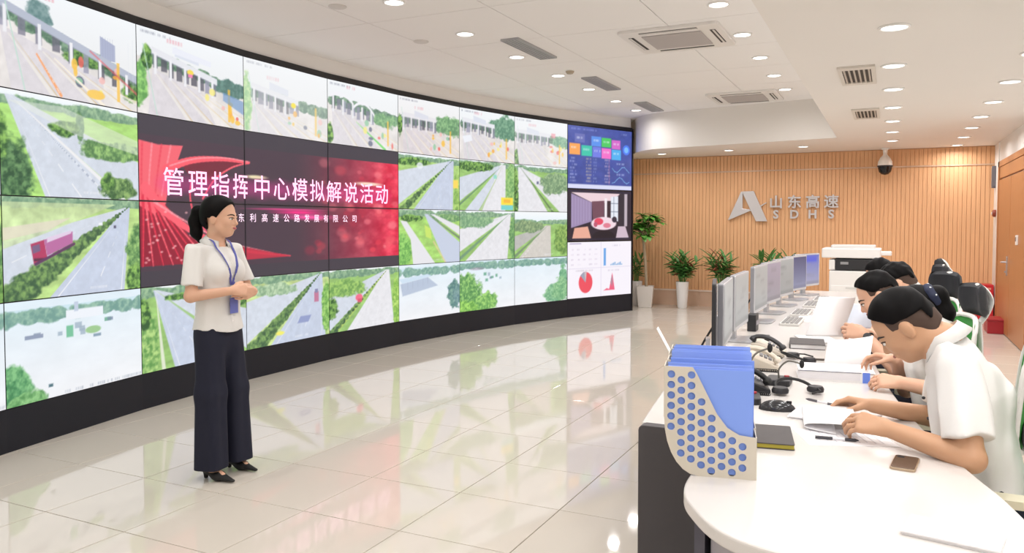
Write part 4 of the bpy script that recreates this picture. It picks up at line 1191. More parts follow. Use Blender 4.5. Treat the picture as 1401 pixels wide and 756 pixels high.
# ---------------------------------------------------------------- magazine files with blue folders at the near end
M_file = mat('file_beige', '#cfc7b8', 0.5)
M_blue = mat('folder_blue', '#93aef2', 0.5, noise=(5, 0.04))
M_blue2 = mat('folder_blue_deep', '#7f9eec', 0.5)
M_blue3 = mat('folder_edge_white', '#d5def6', 0.6)
def magazine_file(loc, rz, label, seed):
    """scooped file box; x along its 0.25 m length, thickness along +y"""
    L, H, Tk = 0.265, 0.325, 0.095
    t = thing('magazine_file', label, 'file box', loc, rz, 'magazine files of blue folders')
    prof = [(-L / 2, H), (-L / 2, 0.17)] + [(-L / 2 + 0.10 * (1 - math.cos(a)), 0.17 - 0.17 * math.sin(a)) for a in np.linspace(0.2, PI / 2, 7)] + [(L / 2, 0.0), (L / 2, 0.125)]
    prof += [(0.085, 0.13), (0.05, 0.15), (0.02, 0.19), (-0.01, 0.25), (-0.035, 0.30), (-0.05, H)]
    for side, y in ((0, 0.0), (1, Tk)):
        # plate with round holes cut by a fill of outline + circles
        bm = bmesh.new()
        loops = [prof]
        if side == 0:
            for i in range(9):
                for j in range(10):
                    cx = -L / 2 + 0.02 + i * 0.0295; cz = 0.018 + j * 0.0315 + (i % 2) * 0.0157
                    if inside(prof, cx, cz, 0.0145):
                        loops.append([(cx + 0.0115 * math.cos(a), cz + 0.0115 * math.sin(a)) for a in np.linspace(0, 2 * PI, 13)[:-1]])
        edges = []
        for lp in loops:
            vv = [bm.verts.new((x, y, z)) for x, z in lp]
            edges += [bm.edges.new((vv[k], vv[(k + 1) % len(vv)])) for k in range(len(vv))]
        bmesh.ops.triangle_fill(bm, use_beauty=True, edges=edges, normal=(0, -1, 0))
        me = bpy.data.meshes.new('side_plate'); bm.to_mesh(me); bm.free()
        o = mesh_obj('side_plate', me, M_file, t)
        md = o.modifiers.new('thick', 'SOLIDIFY'); md.thickness = 0.0025; md.offset = 0
    MB().box((L / 2, Tk / 2, 0.0625), (0.003, Tk, 0.125)).build('front_lip', M_file, t)
    MB().box((-L / 2, Tk / 2, (H + .17) / 2), (0.003, Tk, H - .17)).build('back_plate', M_file, t)
    MB().box((0.05, Tk / 2, 0.002), (L - 0.10, Tk, 0.003)).build('bottom_plate', M_file, t)
    return t
def inside(poly, x, y, m):
    ins = False; dmin = 9
    for i in range(len(poly)):
        (x1, y1), (x2, y2) = poly[i], poly[(i + 1) % len(poly)]
        if y1 != y2 and ((y1 > y) != (y2 > y)) and x < (x2 - x1) * (y - y1) / (y2 - y1) + x1:
            ins = not ins
        dx, dy = x2 - x1, y2 - y1
        tt = max(0, min(1, ((x - x1) * dx + (y - y1) * dy) / (dx * dx + dy * dy)))
        dmin = min(dmin, math.hypot(x - x1 - tt * dx, y - y1 - tt * dy))
    return ins and dmin > m
def cover_plate(y, th, h, inset):
    """folder cover whose lower back corner is rounded like its file box"""
    L = 0.265
    pts = [(-0.123 + inset, h), (-0.123 + inset, 0.165)] + [(-L / 2 + 0.008 + inset + 0.10 * (1 - math.cos(a)), 0.172 - 0.168 * math.sin(a)) for a in np.linspace(0.25, PI / 2, 7)] + [(0.123 - inset, 0.004), (0.123 - inset, h)]
    mb = MB().prism(pts, y - th / 2, y + th / 2)
    mb.v = [(a, c, b) for a, b, c in mb.v]
    return mb
FR = 0.20                                      # turn of the row of files on the desk
fd = Vector((math.cos(FR), math.sin(FR), 0)); fn_ = Vector((-math.sin(FR), math.cos(FR), 0))
F0 = Vector((-0.472, 2.30, DZ))
rr = random.Random(4)
names = ['front scooped file box with round holes at the rounded desk end', 'second file box of blue folders from the rounded desk end', 'third file box of blue folders from the rounded desk end', 'rearmost file box of blue folders in the row on the desk']
for k in range(4):
    p = F0 + fn_ * (0.112 * k) + fd * (0.003 * (k % 2))
    magazine_file(p, FR, names[k], k)
    for q in range(4):
        yy = 0.012 + q * 0.0225
        c = p + fn_ * yy + fd * (0.0025 + rr.uniform(-.005, .003)) + Vector((0, 0, 0.0045))
        h = 0.318 + rr.uniform(-0.006, 0.02)
        fo = MB()
        f = thing('blue_folder', 'blue document folder, %s in the %s' % (['first', 'second', 'third', 'last'][q], ['front file box', 'second file box', 'third file box', 'rearmost file box'][k]), 'folder', c, FR, 'blue folders in the file boxes')
        cover_plate(-0.0045, 0.0015, h, 0).build('front_cover', M_blue if (q + k) % 3 else M_blue2, f, fix=True)
        cover_plate(0.0045, 0.0015, h, 0).build('back_cover', M_blue if (q + k) % 2 else M_blue2, f, fix=True)
        MB().box((-0.1225, 0, (h + .17) / 2), (0.0015, 0.0105, h - .17)).build('spine', M_blue2, f)
        cover_plate(0, 0.006, h - 0.008, 0.004).build('pages', M_blue3 if q == 1 else M_blue, f, fix=True)
# loose sheet sticking up behind the files
M_paper = mat('paper_white', '#f3f1f2', 0.7)
M_print = mat('print_grey', '#d6d3d8', 0.8)
o = MB().box((0, 0, 0.08), (0.002, 0.07, 0.16), Matrix.Rotation(-0.5, 4, 'Y')).build('paper_card', M_paper, None, loc=(-0.675, 2.745, DZ + 0.235), rz=FR)
tag(o, 'white card leaning out left behind the blue folders', 'card')
MB().box((0, 0, 0.08), (0.003, 0.04, 0.10), Matrix.Rotation(-0.5, 4, 'Y')).build('printed_area', mat('paper_tint', '#e6e4e8', 0.7), o)
# ---------------------------------------------------------------- things on the worktop
def notebook(loc, rz, size, label, cover, page, cat='notebook', th=0.016):
    t = thing('notebook', label, cat, loc, rz)
    MB().rbox((0, 0, th - 0.0015), (size[0], size[1], 0.003), 0.008).build('front_cover', cover, t)
    MB().box((0.002, 0, th / 2), (size[0] - 0.008, size[1] - 0.008, th - 0.006)).build('pages', page, t)
    MB().rbox((0, 0, 0.0015), (size[0], size[1], 0.003), 0.008).build('back_cover', cover, t)
    MB().box((-size[0] / 2, 0, th / 2), (0.003, size[1] - .01, th)).build('spine', cover, t)
    return t
M_ncover = mat('charcoal_leatherette', '#4b4646', 0.6, noise=(40, 0.1))
notebook((-0.355, 2.80, DZ), 0.17, (0.125, 0.25), 'charcoal notebook with yellowish page edges beside the blue folders', M_ncover, mat('page_yellow', '#b7a93f', 0.6), th=0.02)
notebook((-0.45, 5.05, DZ), 0.1, (0.20, 0.27), 'dark folder lying under white papers in front of the monitors', M_ncover, M_paper, 'folder', 0.03)
# smartphone
t = thing('smartphone', 'smartphone with dark glass and gold rim lying on the bare desk top', 'smartphone', (0.052, 2.685, DZ), -0.12)
MB().rbox((0, 0, 0.004), (0.072, 0.150, 0.008), 0.012).build('body', mat('phone_gold', '#bba58c', 0.3, metal=0.6), t, bevel=0.0015)
MB().rbox((0, 0, 0.0085), (0.066, 0.144, 0.001), 0.010).build('glass', mat('phone_glass', '#4c4038', 0.12), t)
MB().rbox((-0.018, 0.055, 0.0092), (0.022, 0.022, 0.001), 0.008).build('camera_bump', M_dark, t)
# paper stacks
def sheets(loc, rz, size, n, label, cat='paper', group=None, th=0.004, lines=True, name='paper_sheet'):
    t = thing(name, label, cat, loc, rz, group)
    r = random.Random(label)
    for k in range(n):
        MB().box((r.uniform(-.006, .006), r.uniform(-.006, .006), th * (k + .5)), (size[0], size[1], th * 0.9)).build('sheet', M_paper, t)
    if lines:
        for k in range(9):
            MB().box((-0.012, size[1] / 2 - 0.04 - k * (size[1] - .07) / 9, th * n + 0.0002), (size[0] * r.uniform(.5, .8), 0.004, 0.0004)).build('print_line', M_print, t)
    return t
sheets((-0.135, 2.93, DZ), -1.2, (0.21, 0.297), 1, 'single white sheet lying under the front man\'s left hand', th=0.0015)
sheets((0.145, 2.115, DZ), -0.2, (0.205, 0.13), 3, 'white papers lying alone on the near rounded end of the desk', th=0.004, lines=False)
sheets((-0.42, 5.35, DZ), 0.35, (0.21, 0.297), 3, 'white papers lying over the dark folder before the monitors', th=0.003)
sheets((-0.5, 6.5, DZ), 0.0, (0.3, 0.42), 2, 'white papers spread in front of the third monitor', th=0.003)
sheets((-0.44, 7.3, DZ), 0.2, (0.28, 0.36), 2, 'white papers spread in front of the fifth monitor', th=0.003)
# ring binder lying flat with its spine to the camera
t = thing('ring_binder', 'white ring binder with a blue tipped spine lying across the desk', 'binder', (-0.235, 3.985, DZ), 0.16)
MB().box((0, 0.09, 0.047), (0.315, 0.22, 0.004)).build('top_cover', M_paper, t)
MB().box((0, 0.09, 0.002), (0.315, 0.22, 0.004)).build('bottom_cover', M_paper, t)
MB().box((0, -0.021, 0.0245), (0.315, 0.004, 0.049)).build('spine', M_paper, t)
MB().box((0, 0.09, 0.02), (0.297, 0.205, 0.026)).build('pages', mat('page_white', '#e2e0e4', 0.8), t)
MB().box((0.142, -0.0235, 0.0245), (0.032, 0.002, 0.049)).build('blue_spine_end', mat('binder_blue', '#6a8ae8', 0.5), t)
MB().box((-0.02, -0.0235, 0.025), (0.27, 0.0015, 0.03)).build('spine_label', mat('spine_label', '#e8e6ea', 0.6), t)
MB().box((-0.02, -0.0245, 0.047), (0.28, 0.002, 0.004)).build('spine_edge', mat('edge_grey', '#8d8f9a', 0.5), t)
# pens
def pen(loc, rz, label, c='#2a2830', tilt=0.0, Lp=0.14):
    t = thing('pen', label, 'pen', loc, rz, 'pens on the desk')
    M = Matrix.Rotation(-tilt, 4, 'Y')
    m = mat('pen_' + c, c, 0.35)
    cl = mat('pen_clear', '#d5d3d6', 0.3)
    MB().tube([(-Lp * .5, 0, 0.006), (-Lp * .1, 0, 0.006)], 0.0055, 8, M).build('cap', m, t, True)
    MB().tube([(-Lp * .1, 0, 0.006), (Lp * .18, 0, 0.006)], 0.0045, 8, M).build('barrel', cl, t, True)
    MB().tube([(Lp * .18, 0, 0.006), (Lp * .42, 0, 0.006), (Lp * .5, 0, 0.006)], [0.0055, 0.0055, 0.0012], 8, M).build('grip', m, t, True)
    return t
pen((-0.155, 2.875, DZ + 0.0025), 0.12, 'black and clear pen lying before the front man\'s hands')
pen((-0.335, 5.08, DZ), 0.1, 'dark pen lying right of the dark folder')
pen((-0.37, 5.55, DZ + 0.009), 0.05, 'short dark pen lying on white papers behind the dark folder')
pen((-0.3, 4.55, DZ), 0.15, 'thin dark pen lying in front of the telephones', '#4a4038')
# telephones
def telephone(loc, rz, label, body, hand, cat='telephone'):
    t = thing('desk_telephone', label, cat, loc, rz, 'telephones behind the folders')
    prof = [(-0.09, 0), (0.09, 0), (0.09, 0.02), (-0.05, 0.075), (-0.09, 0.075)]
    b = MB().prism(prof, -0.10, 0.10)
    b.v = [(x, -z, y) for x, y, z in b.v]
    b.build('body', body, t, fix=True, bevel=0.006)
    M = Matrix.Translation((0.03, 0.03, 0.048)) @ Matrix.Rotation(0.375, 4, 'Y')
    for i in range(3):
        for j in range(4):
            MB().box((-0.03 + 0.024 * j, -0.022 + 0.026 * i, 0.0), (0.016, 0.018, 0.01), M).build('key', mat('key_grey', '#8b8b90', 0.5), t)
    hs = smooth_pts([(-0.085, -0.065, 0.085), (-0.06, -0.065, 0.108), (0.0, -0.065, 0.105), (0.06, -0.065, 0.072), (0.085, -0.065, 0.042)], 4)
    n = len(hs)
    MB().tube(hs, [0.024 if k < 3 or k > n - 4 else 0.015 for k in range(n)], 10, flat=(1.25, 0.85)).build('handset', hand, t, True)
    co = [(-0.1 + 0.012 * math.cos(a * 1.0) , -0.13 + 0.012 * math.sin(a * 1.0), 0.012 + 0.0) for a in np.linspace(0, 40, 160)]
    co = [(-0.085 + 0.0011 * k + 0.007 * math.cos(k * .8), -0.125 - 0.0001 * k, 0.009 + 0.007 * math.sin(k * .8)) for k in range(150)]
    MB().tube(co, 0.0022, 4).build('coiled_cord', M_black, t)
    return t
M_beige = mat('phone_beige', '#d8cdbd', 0.45)
telephone((-0.60, 4.20, DZ), 0.15, 'beige desk telephone with its handset on, below the first monitor', M_beige, M_beige)
telephone((-0.575, 3.62, DZ), 0.25, 'black desk telephone just behind the blue folders', M_dark, M_black)
telephone((-0.62, 4.64, DZ), 0.05, 'beige telephone with dark handset under the second monitor', M_beige, M_dark)
# mouse, headset, microphone
def dome(rx, ry, h, seg=20, rings=6):
    vs, fs = [], []
    for i in range(rings + 1):
        th = PI / 2 * i / rings
        vs += [(rx * math.cos(th) * math.cos(2 * PI * k / seg), ry * math.cos(th) * math.sin(2 * PI * k / seg), h * math.sin(th)) for k in range(seg)]
    for i in range(rings):
        fs += [(i * seg + k, i * seg + (k + 1) % seg, (i + 1) * seg + (k + 1) % seg, (i + 1) * seg + k) for k in range(seg)]
    fs.append(tuple(reversed(range(seg))))
    return vs, fs
t = thing('computer_mouse', 'large glossy black mouse on the desk right of the folders', 'mouse', (-0.40, 3.26, DZ), 0.15)
MB().add(*dome(0.072, 0.042, 0.040)).build('shell', mat('gloss_black', '#2b2b2e', 0.2), t, True)
MB().box((0.045, 0, 0.033), (0.02, 0.006, 0.01)).build('wheel', M_black, t)
def gooseneck(loc, rz, label, tip):
    t = thing('gooseneck_microphone', label, 'microphone', loc, rz)
    MB().rbox((0, 0, 0.014), (0.11, 0.14, 0.028), 0.02).build('base', M_dark, t, bevel=0.005)
    MB().tube(smooth_pts(tip, 5), 0.0045, 6).build('neck', mat('neck_grey', '#6d6a62', 0.4), t, True)
    MB().ell(tip[-1], (0.011, 0.011, 0.02), 10, 8).build('head', M_black, t, True)
    MB().lathe([(0.012, 0), (0.012, 0.006), (0.0001, 0.007)], 10, (0.03, 0.04, 0.028)).build('talk_button', mat('talk_red', '#b0303a', 0.4), t)
    return t
gooseneck((-0.535, 3.36, DZ), 0.2, 'black gooseneck microphone standing close behind the folders', [(0, 0, 0.028), (0.0, 0, 0.12), (0.03, 0, 0.2), (0.09, 0, 0.23)])
gooseneck((-0.46, 3.80, DZ), 0.0, 'black gooseneck microphone beside the white binder', [(0, 0, 0.028), (0.0, 0, 0.07), (0.04, 0, 0.11), (0.10, 0, 0.10)])
def headset(loc, rz, label):
    t = thing('headset', label, 'headset', loc, rz)
    MB().tube([(0.085 * math.cos(a), 0.075 * math.sin(a), 0.02 + 0.03 * math.sin(a)) for a in np.linspace(-0.3, PI + .3, 16)], 0.007, 6).build('headband', M_black, t, True)
    for s in (-1, 1):
        MB().lathe([(0.035, -0.012), (0.037, 0.0), (0.03, 0.012), (0.0001, 0.014)], 16, (s * 0.083, -0.025, 0.022)).build('ear_cup', M_dark, t, True)
    MB().tube([(0.08, -0.03, 0.03), (0.07, -0.09, 0.025), (0.02, -0.11, 0.02)], 0.004, 6).build('microphone_boom', M_black, t, True)
    return t
headset((-0.37, 3.62, DZ), 0.6, 'black headset lying in front of the black telephone')
headset((-0.45, 4.46, DZ), 2.2, 'black headset lying in front of the beige telephone')
t = thing('webcam', 'small black webcam at the foot of the second monitor', 'webcam', (-0.66, 4.86, DZ), 0.1)
MB().lathe([(0.03, 0), (0.03, 0.008), (0.008, 0.014), (0.008, 0.05), (0.0001, 0.05)], 14).build('stand', M_black, t, True)
MB().rbox((0, 0, 0.062), (0.03, 0.08, 0.032), 0.012, axis='x').build('body', M_black, t, bevel=0.003)
t = thing('power_strip', 'black power box between the second and third monitors', 'power strip', (-0.86, 5.62, DZ), 0.0)
MB().rbox((0, 0, 0.06), (0.06, 0.12, 0.12), 0.01, axis='x').build('body', M_dark, t, bevel=0.004)
for k in range(3):
    MB().box((0.031, -0.035 + .035 * k, 0.06), (0.004, 0.022, 0.03)).build('socket', M_desk_l, t)
# keyboards under the far monitors
def keyboard(y, label):
    t = thing('keyboard', label, 'keyboard', (dfront(y) + 0.42, y, DZ), 0.0, 'keyboards before the far monitors')
    MB().rbox((0, 0, 0.009), (0.14, 0.44, 0.018), 0.008).build('case', mat('keyboard_pale', '#d6d3cf', 0.5), t, bevel=0.003)
    for i in range(4):
        MB().box((-0.045 + 0.03 * i, 0, 0.02), (0.022, 0.40, 0.006)).build('key_row', mat('key_row', '#8d8a88', 0.6), t)
for y, l in ((6.2, 'pale keyboard before the third monitor'), (6.85, 'pale keyboard before the lavender monitor'), (7.6, 'pale keyboard before the fifth monitor'), (8.2, 'pale keyboard before the dark blue monitor')):
    keyboard(y, l)
# ================================================================ people: implicit surfaces turned into one continuous mesh
class Sdf:
    def __init__(self):
        self.p = []
        self.cuts = []
        self.wr = None
    def rc(self, a, b, ra, rb=None, k=0.02, flat=None, cut=None):
        """round cone a-b; flat=(axis, factor) squashes it along axis; cut=[(point, normal)] keeps the side the normal points away from"""
        self.p.append(('rc', np.array(a, float), np.array(b, float), ra, ra if rb is None else rb, k, flat, cut)); return self
    def el(self, c, r, R=None, k=0.02):
        self.p.append(('el', np.array(c, float), np.array(r, float), np.eye(3) if R is None else R, None, k, None, None)); return self
    @staticmethod
    def _d(p, P):
        if p[0] == 'rc':
            a, b = p[1], p[2]
            ab = b - a
            t = np.clip(((P - a) @ ab) / (ab @ ab + 1e-12), 0, 1)
            v = P - a - t[:, None] * ab
            if p[6] is not None:
                n, f = p[6]
                n = np.asarray(n)
                v = v + np.outer(v @ n, n) * (1 / f - 1)
            d = np.sqrt((v * v).sum(1)) - (p[3] + (p[4] - p[3]) * t)
            if p[6] is not None:
                d = d * 0.8
            if p[7]:
                for q, n in p[7]:
                    d = np.maximum(d, (P - np.asarray(q)) @ np.asarray(n))
            return d
        v = (P - p[1]) @ p[3].T
        k0 = np.sqrt(((v / p[2]) ** 2).sum(1)); k1 = np.sqrt(((v / p[2] ** 2) ** 2).sum(1)) + 1e-9
        return k0 * (k0 - 1) / k1
    def val(self, P):
        P = np.atleast_2d(np.asarray(P, float)); v = None
        for p in self.p:
            d = self._d(p, P); k = p[5]
            if v is None:
                v = d
            else:
                hh = np.clip(0.5 + 0.5 * (v - d) / k, 0, 1)
                v = v + (d - v) * hh - k * hh * (1 - hh)
        return v
    def surf(self, o, d, t0=0.35, off=0.004):
        """point of the surface met when coming in along -d towards o"""
        o = np.asarray(o, float); d = nv(d)
        ts = np.linspace(t0, 0, 141)
        v = self.val(o + ts[:, None] * d)
        i = np.argmax(v < 0) if (v < 0).any() else len(ts) - 1
        return o + d * (ts[i] + off)
    def bounds(self):
        lo, hi = np.full(3, 9e9), np.full(3, -9e9)
        for p in self.p:
            if p[0] == 'rc':
                r = max(p[3], p[4]) * 1.1 * (max(1, p[6][1]) if p[6] is not None else 1)
                lo = np.minimum(lo, np.minimum(p[1], p[2]) - r); hi = np.maximum(hi, np.maximum(p[1], p[2]) + r)
            else:
                r = p[2].max(); lo = np.minimum(lo, p[1] - r); hi = np.maximum(hi, p[1] + r)
        return lo - 0.03, hi + 0.03
    def mesh(self, h=0.006, B=10):
        lo, hi = self.bounds()
        nb = np.ceil((hi - lo) / (h * B)).astype(int)
        n = nb * B
        I = np.stack(np.meshgrid(*[np.arange(k) for k in nb], indexing='ij'), -1).reshape(-1, 3)
        cen = lo + (I + 0.5) * B * h - 0.5 * h
        bd = 0.87 * B * h
        D = np.stack([self._d(p, cen) for p in self.p])
        dm = D.min(0)
        kmax = max(p[5] for p in self.p)
        keep = np.where(np.abs(dm) < bd * 1.35 + kmax * 1.5)[0]
        keep = np.where(dm < bd * 1.35 + kmax)[0] if False else keep
        loc = np.stack(np.meshgrid(*[np.arange(B)] * 3, indexing='ij'), -1).reshape(-1, 3)
        val = np.full((len(keep), B ** 3), 1.0)
        base = lo + I[keep] * B * h
        for i, p in enumerate(self.p):
            sel = np.where(D[i, keep] < bd * 1.4 + p[5] * 2 + 0.01)[0]
            if not len(sel):
                continue
            pts = (base[sel][:, None, :] + loc[None] * h).reshape(-1, 3)
            d = self._d(p, pts).reshape(len(sel), -1)
            o = val[sel]
            k = p[5]
            hh = np.clip(0.5 + 0.5 * (o - d) / k, 0, 1)
            val[sel] = np.where(o > 0.9, d, o + (d - o) * hh - k * hh * (1 - hh))
        if self.cuts or self.wr:
            pts = (base[:, None, :] + loc[None] * h).reshape(-1, 3)
            v = val.reshape(-1)
            if self.wr:
                v = v + self.wr(pts)
            for c in self.cuts:
                v = np.maximum(v, c(pts))
            val = v.reshape(len(keep), -1)
        F = np.where(dm[:, None] < 0, -1.0, 1.0) * np.ones((1, B ** 3))
        F[keep] = val
        F = F.reshape(*nb, B, B, B).transpose(0, 3, 1, 4, 2, 5).reshape(*n)
        F[0] = F[-1] = 1; F[:, 0] = F[:, -1] = 1; F[:, :, 0] = F[:, :, -1] = 1
        return nets(F, lo, h)
def nets(F, lo, h):
    S = F < 0
    c = np.zeros(tuple(np.array(F.shape) - 1), np.int8)
    for dx in (0, 1):
        for dy in (0, 1):
            for dz in (0, 1):
                c += S[dx:F.shape[0] - 1 + dx, dy:F.shape[1] - 1 + dy, dz:F.shape[2] - 1 + dz]
    act = np.argwhere((c > 0) & (c < 8))
    vid = np.full(c.shape, -1, np.int64)
    vid[tuple(act.T)] = np.arange(len(act))
    acc = np.zeros((len(act), 3)); cnt = np.zeros(len(act))
    cor = [(0, 0, 0), (1, 0, 0), (0, 1, 0), (1, 1, 0), (0, 0, 1), (1, 0, 1), (0, 1, 1), (1, 1, 1)]
    V = [F[act[:, 0] + x, act[:, 1] + y, act[:, 2] + z] for x, y, z in cor]
    for a, b in ((0, 1), (2, 3), (4, 5), (6, 7), (0, 2), (1, 3), (4, 6), (5, 7), (0, 4), (1, 5), (2, 6), (3, 7)):
        m = (V[a] < 0) != (V[b] < 0)
        t = np.where(m, V[a] / (V[a] - V[b] + 1e-12), 0)
        pa, pb = np.array(cor[a], float), np.array(cor[b], float)
        acc += np.where(m[:, None], pa + t[:, None] * (pb - pa), 0); cnt += m
    P = lo + (act + acc / cnt[:, None]) * h
    quads = []
    for ax in range(3):
        o1, o2 = [(1, 2), (2, 0), (0, 1)][ax]
        A = [slice(None)] * 3; Bs = [slice(None)] * 3
        A[ax] = slice(0, -1); Bs[ax] = slice(1, None)
        sa, sb = S[tuple(A)], S[tuple(Bs)]
        e = np.argwhere(sa != sb)
        ok = (e[:, o1] > 0) & (e[:, o2] > 0) & (e[:, o1] < F.shape[o1] - 1) & (e[:, o2] < F.shape[o2] - 1)
        e = e[ok]
        def cell(d1, d2):
            q = e.copy(); q[:, o1] += d1; q[:, o2] += d2
            return vid[tuple(q.T)]
        q = np.stack([cell(-1, -1), cell(0, -1), cell(0, 0), cell(-1, 0)], 1)
        flip = ~sa[tuple(e.T)]
        q[flip] = q[flip][:, ::-1]
        quads.append(q)
    return P, np.concatenate(quads)
def sdf_obj(s, name, m, parent, h, relax=1):
    P, Q = s.mesh(h)
    if relax:                                     # light smoothing of the grid steps
        for _ in range(relax):
            acc = np.zeros_like(P); cn = np.zeros(len(P))
            for k in range(4):
                a, b = Q[:, k], Q[:, (k + 1) % 4]
                np.add.at(acc, a, P[b]); np.add.at(cn, a, 1)
            P = P * 0.5 + 0.5 * acc / np.maximum(cn, 1)[:, None]
    me = bpy.data.meshes.new(name)
    me.vertices.add(len(P)); me.vertices.foreach_set('co', P.astype(np.float32).ravel())
    me.loops.add(Q.size); me.loops.foreach_set('vertex_index', Q.astype(np.int32).ravel())
    me.polygons.add(len(Q)); me.polygons.foreach_set('loop_start', np.arange(0, Q.size, 4, dtype=np.int32)); 
    me.update(calc_edges=True); me.validate()
    me.shade_smooth()
    return mesh_obj(name, me, m, parent)
def nv(v):
    v = np.asarray(v, float); return v / np.linalg.norm(v)
M_skin = mat('skin', '#e0b094', 0.5, sss=0.12)
M_skin2 = mat('skin_tan', '#c89a78', 0.5, sss=0.10)
M_hair = mat('black_hair', '#0b090a', 0.55, noise=(60, 0.3), spec=0.12)
M_shirt = mat('white_cotton', '#e6e4e1', 0.8, bump=(26, 0.10))
M_navy = mat('navy_trousers', '#11142a', 0.8, bump=(30, 0.1))
M_lip = mat('lip', '#b5535a', 0.45)
M_eye = mat('eye_white', '#e8e2dc', 0.3)
M_iris = mat('eye_dark', '#1d1513', 0.2)
M_brow = mat('eyebrow', '#2a201d', 0.7)
def head_prims(s, c, f, u, sc=1.0, neck=None, neck_r=0.052):
    f = nv(f); l = nv(np.cross(u, f)); u = np.cross(f, l)
    R = np.stack([f, l, u])
    W = lambda x, y, z: c + sc * (f * x + l * y + u * z)
    s.el(W(-0.010, 0, 0.035), np.array([0.097, 0.077, 0.088]) * sc, R, 0.02)
    s.el(W(0.018, 0, -0.03), np.array([0.076, 0.064, 0.080]) * sc, R, 0.03)
    s.rc(W(0.048, 0.0, -0.088), W(0.062, 0, -0.088), 0.024 * sc, 0.02 * sc, 0.03)           # chin
    s.rc(W(0.02, 0.044, -0.06), W(0.02, -0.044, -0.06), 0.022 * sc, k=0.03)                  # jaw
    s.rc(W(0.078, 0.022, 0.012), W(0.078, -0.022, 0.012), 0.014 * sc, k=0.02)               # brow
    s.rc(W(0.085, 0, 0.005), W(0.104, 0, -0.028), 0.009 * sc, 0.012 * sc, 0.010)             # nose
    s.rc(W(0.092, 0.010, -0.033), W(0.092, -0.010, -0.033), 0.009 * sc, k=0.008)
    s.rc(W(0.086, 0.016, -0.058), W(0.086, -0.016, -0.058), 0.010 * sc, k=0.012)             # lips
    for q in (1, -1):
        s.el(W(0.062, 0.036 * q, -0.022), np.array([0.026, 0.022, 0.024]) * sc, R, 0.02)     # cheek
        s.el(W(-0.008, 0.077 * q, -0.008), np.array([0.020, 0.009, 0.033]) * sc, R, 0.008)    # ear
    if neck is not None:
        s.rc(W(-0.028, 0, -0.045), neck, neck_r * 0.95, neck_r * 1.08, 0.03)
    return W, R
def face_parts(W, R, root, sc=1.0, lips=M_lip, b=None):
    Rm = Matrix([list(r) for r in R.T]).to_4x4()
    on = lambda y, z, off: Vector(b.surf(W(0, y, z), R[0], 0.16, off))
    for q in (1, -1):
        M = Matrix.Translation(on(0.031 * q, -0.002, -0.006)) @ Rm
        MB().ell((0, 0, 0), (0.009 * sc, 0.0145 * sc, 0.0062 * sc), 12, 8, M).build('eye', M_eye, root, True)
        M = Matrix.Translation(on(0.031 * q, -0.002, -0.0005)) @ Rm
        MB().ell((0, 0, 0), (0.005 * sc, 0.0064 * sc, 0.0058 * sc), 10, 6, M).build('iris', M_iris, root, True)
        MB().tube([on((0.016 + 0.031 * t) * q, 0.003 + 0.004 * math.sin(PI * t), 0.001) for t in np.linspace(0, 1, 6)], 0.0022, 6).build('eyelid', M_brow, root, True)
        MB().tube([on((0.013 + 0.036 * t) * q, 0.019 + 0.006 * math.sin(PI * t), 0.0012) for t in np.linspace(0, 1, 6)], [0.003, 0.004, 0.004, 0.004, 0.003, 0.002], 6).build('eyebrow', M_brow, root, True)
    MB().tube([on(0.021 * t, -0.0575 - 0.002 * math.cos(PI * t), 0.0005) for t in np.linspace(-1, 1, 7)], [0.002, 0.005, 0.006, 0.0055, 0.006, 0.005, 0.002], 8).build('lips', lips, root, True)
def hand_prims(s, wrist, d, n, thumb_side, curl=(0.5, 0.5, 0.5, 0.5), thumb=0.5, sc=1.0, spread=0.06):
    """d from the wrist to the knuckles, n out of the palm, thumb_side across the palm towards the thumb"""
    d = nv(d); n = nv(n - d * np.dot(n, d)); t = nv(thumb_side - d * np.dot(thumb_side, d) - n * np.dot(thumb_side, n))
    wrist = np.asarray(wrist, float)
    offs = [0.030, 0.010, -0.011, -0.030]
    lens = [(0.042, 0.025, 0.020), (0.046, 0.029, 0.021), (0.043, 0.027, 0.020), (0.034, 0.021, 0.018)]
    rad = [0.0092, 0.0095, 0.0090, 0.0080]
    tips = []
    for i in range(4):
        kn = wrist + sc * (d * (0.088 - 0.006 * abs(i - 1)) + t * offs[i] - n * 0.002)
        s.rc(wrist + sc * (t * offs[i] * 0.55 + d * 0.01), kn, 0.015 * sc, 0.0125 * sc, 0.014)
        a = 0.0
        p = kn
        dd = nv(d + t * spread * (1.5 - i) * 0.5)
        for j in range(3):
            a += curl[i] * (0.9, 1.0, 0.7)[j]
            v = dd * math.cos(a) + n * math.sin(a)
            q = p + v * lens[i][j] * sc
            s.rc(p, q, rad[i] * sc * (1, .95, .88)[j], rad[i] * sc * (.95, .88, .72)[j], 0.004)
            p = q
        tips.append(p)
    b = wrist + sc * (t * 0.022 + d * 0.018 + n * 0.006)
    v = nv(d * 0.75 + t * (0.75 - 0.55 * thumb) + n * (0.15 + 0.75 * thumb))
    q = b + v * 0.042 * sc
    s.rc(b, q, 0.0155 * sc, 0.0118 * sc, 0.012)
    v2 = nv(v * 0.9 + d * 0.5 + n * 0.25 * thumb - t * 0.3 * thumb)
    q2 = q + v2 * 0.030 * sc
    s.rc(q, q2, 0.0112 * sc, 0.0100 * sc, 0.004)
    v3 = nv(v2 + d * 0.25 - t * 0.25 * thumb)
    q3 = q2 + v3 * 0.024 * sc
    s.rc(q2, q3, 0.0100 * sc, 0.0082 * sc, 0.004)
    return tips, q3
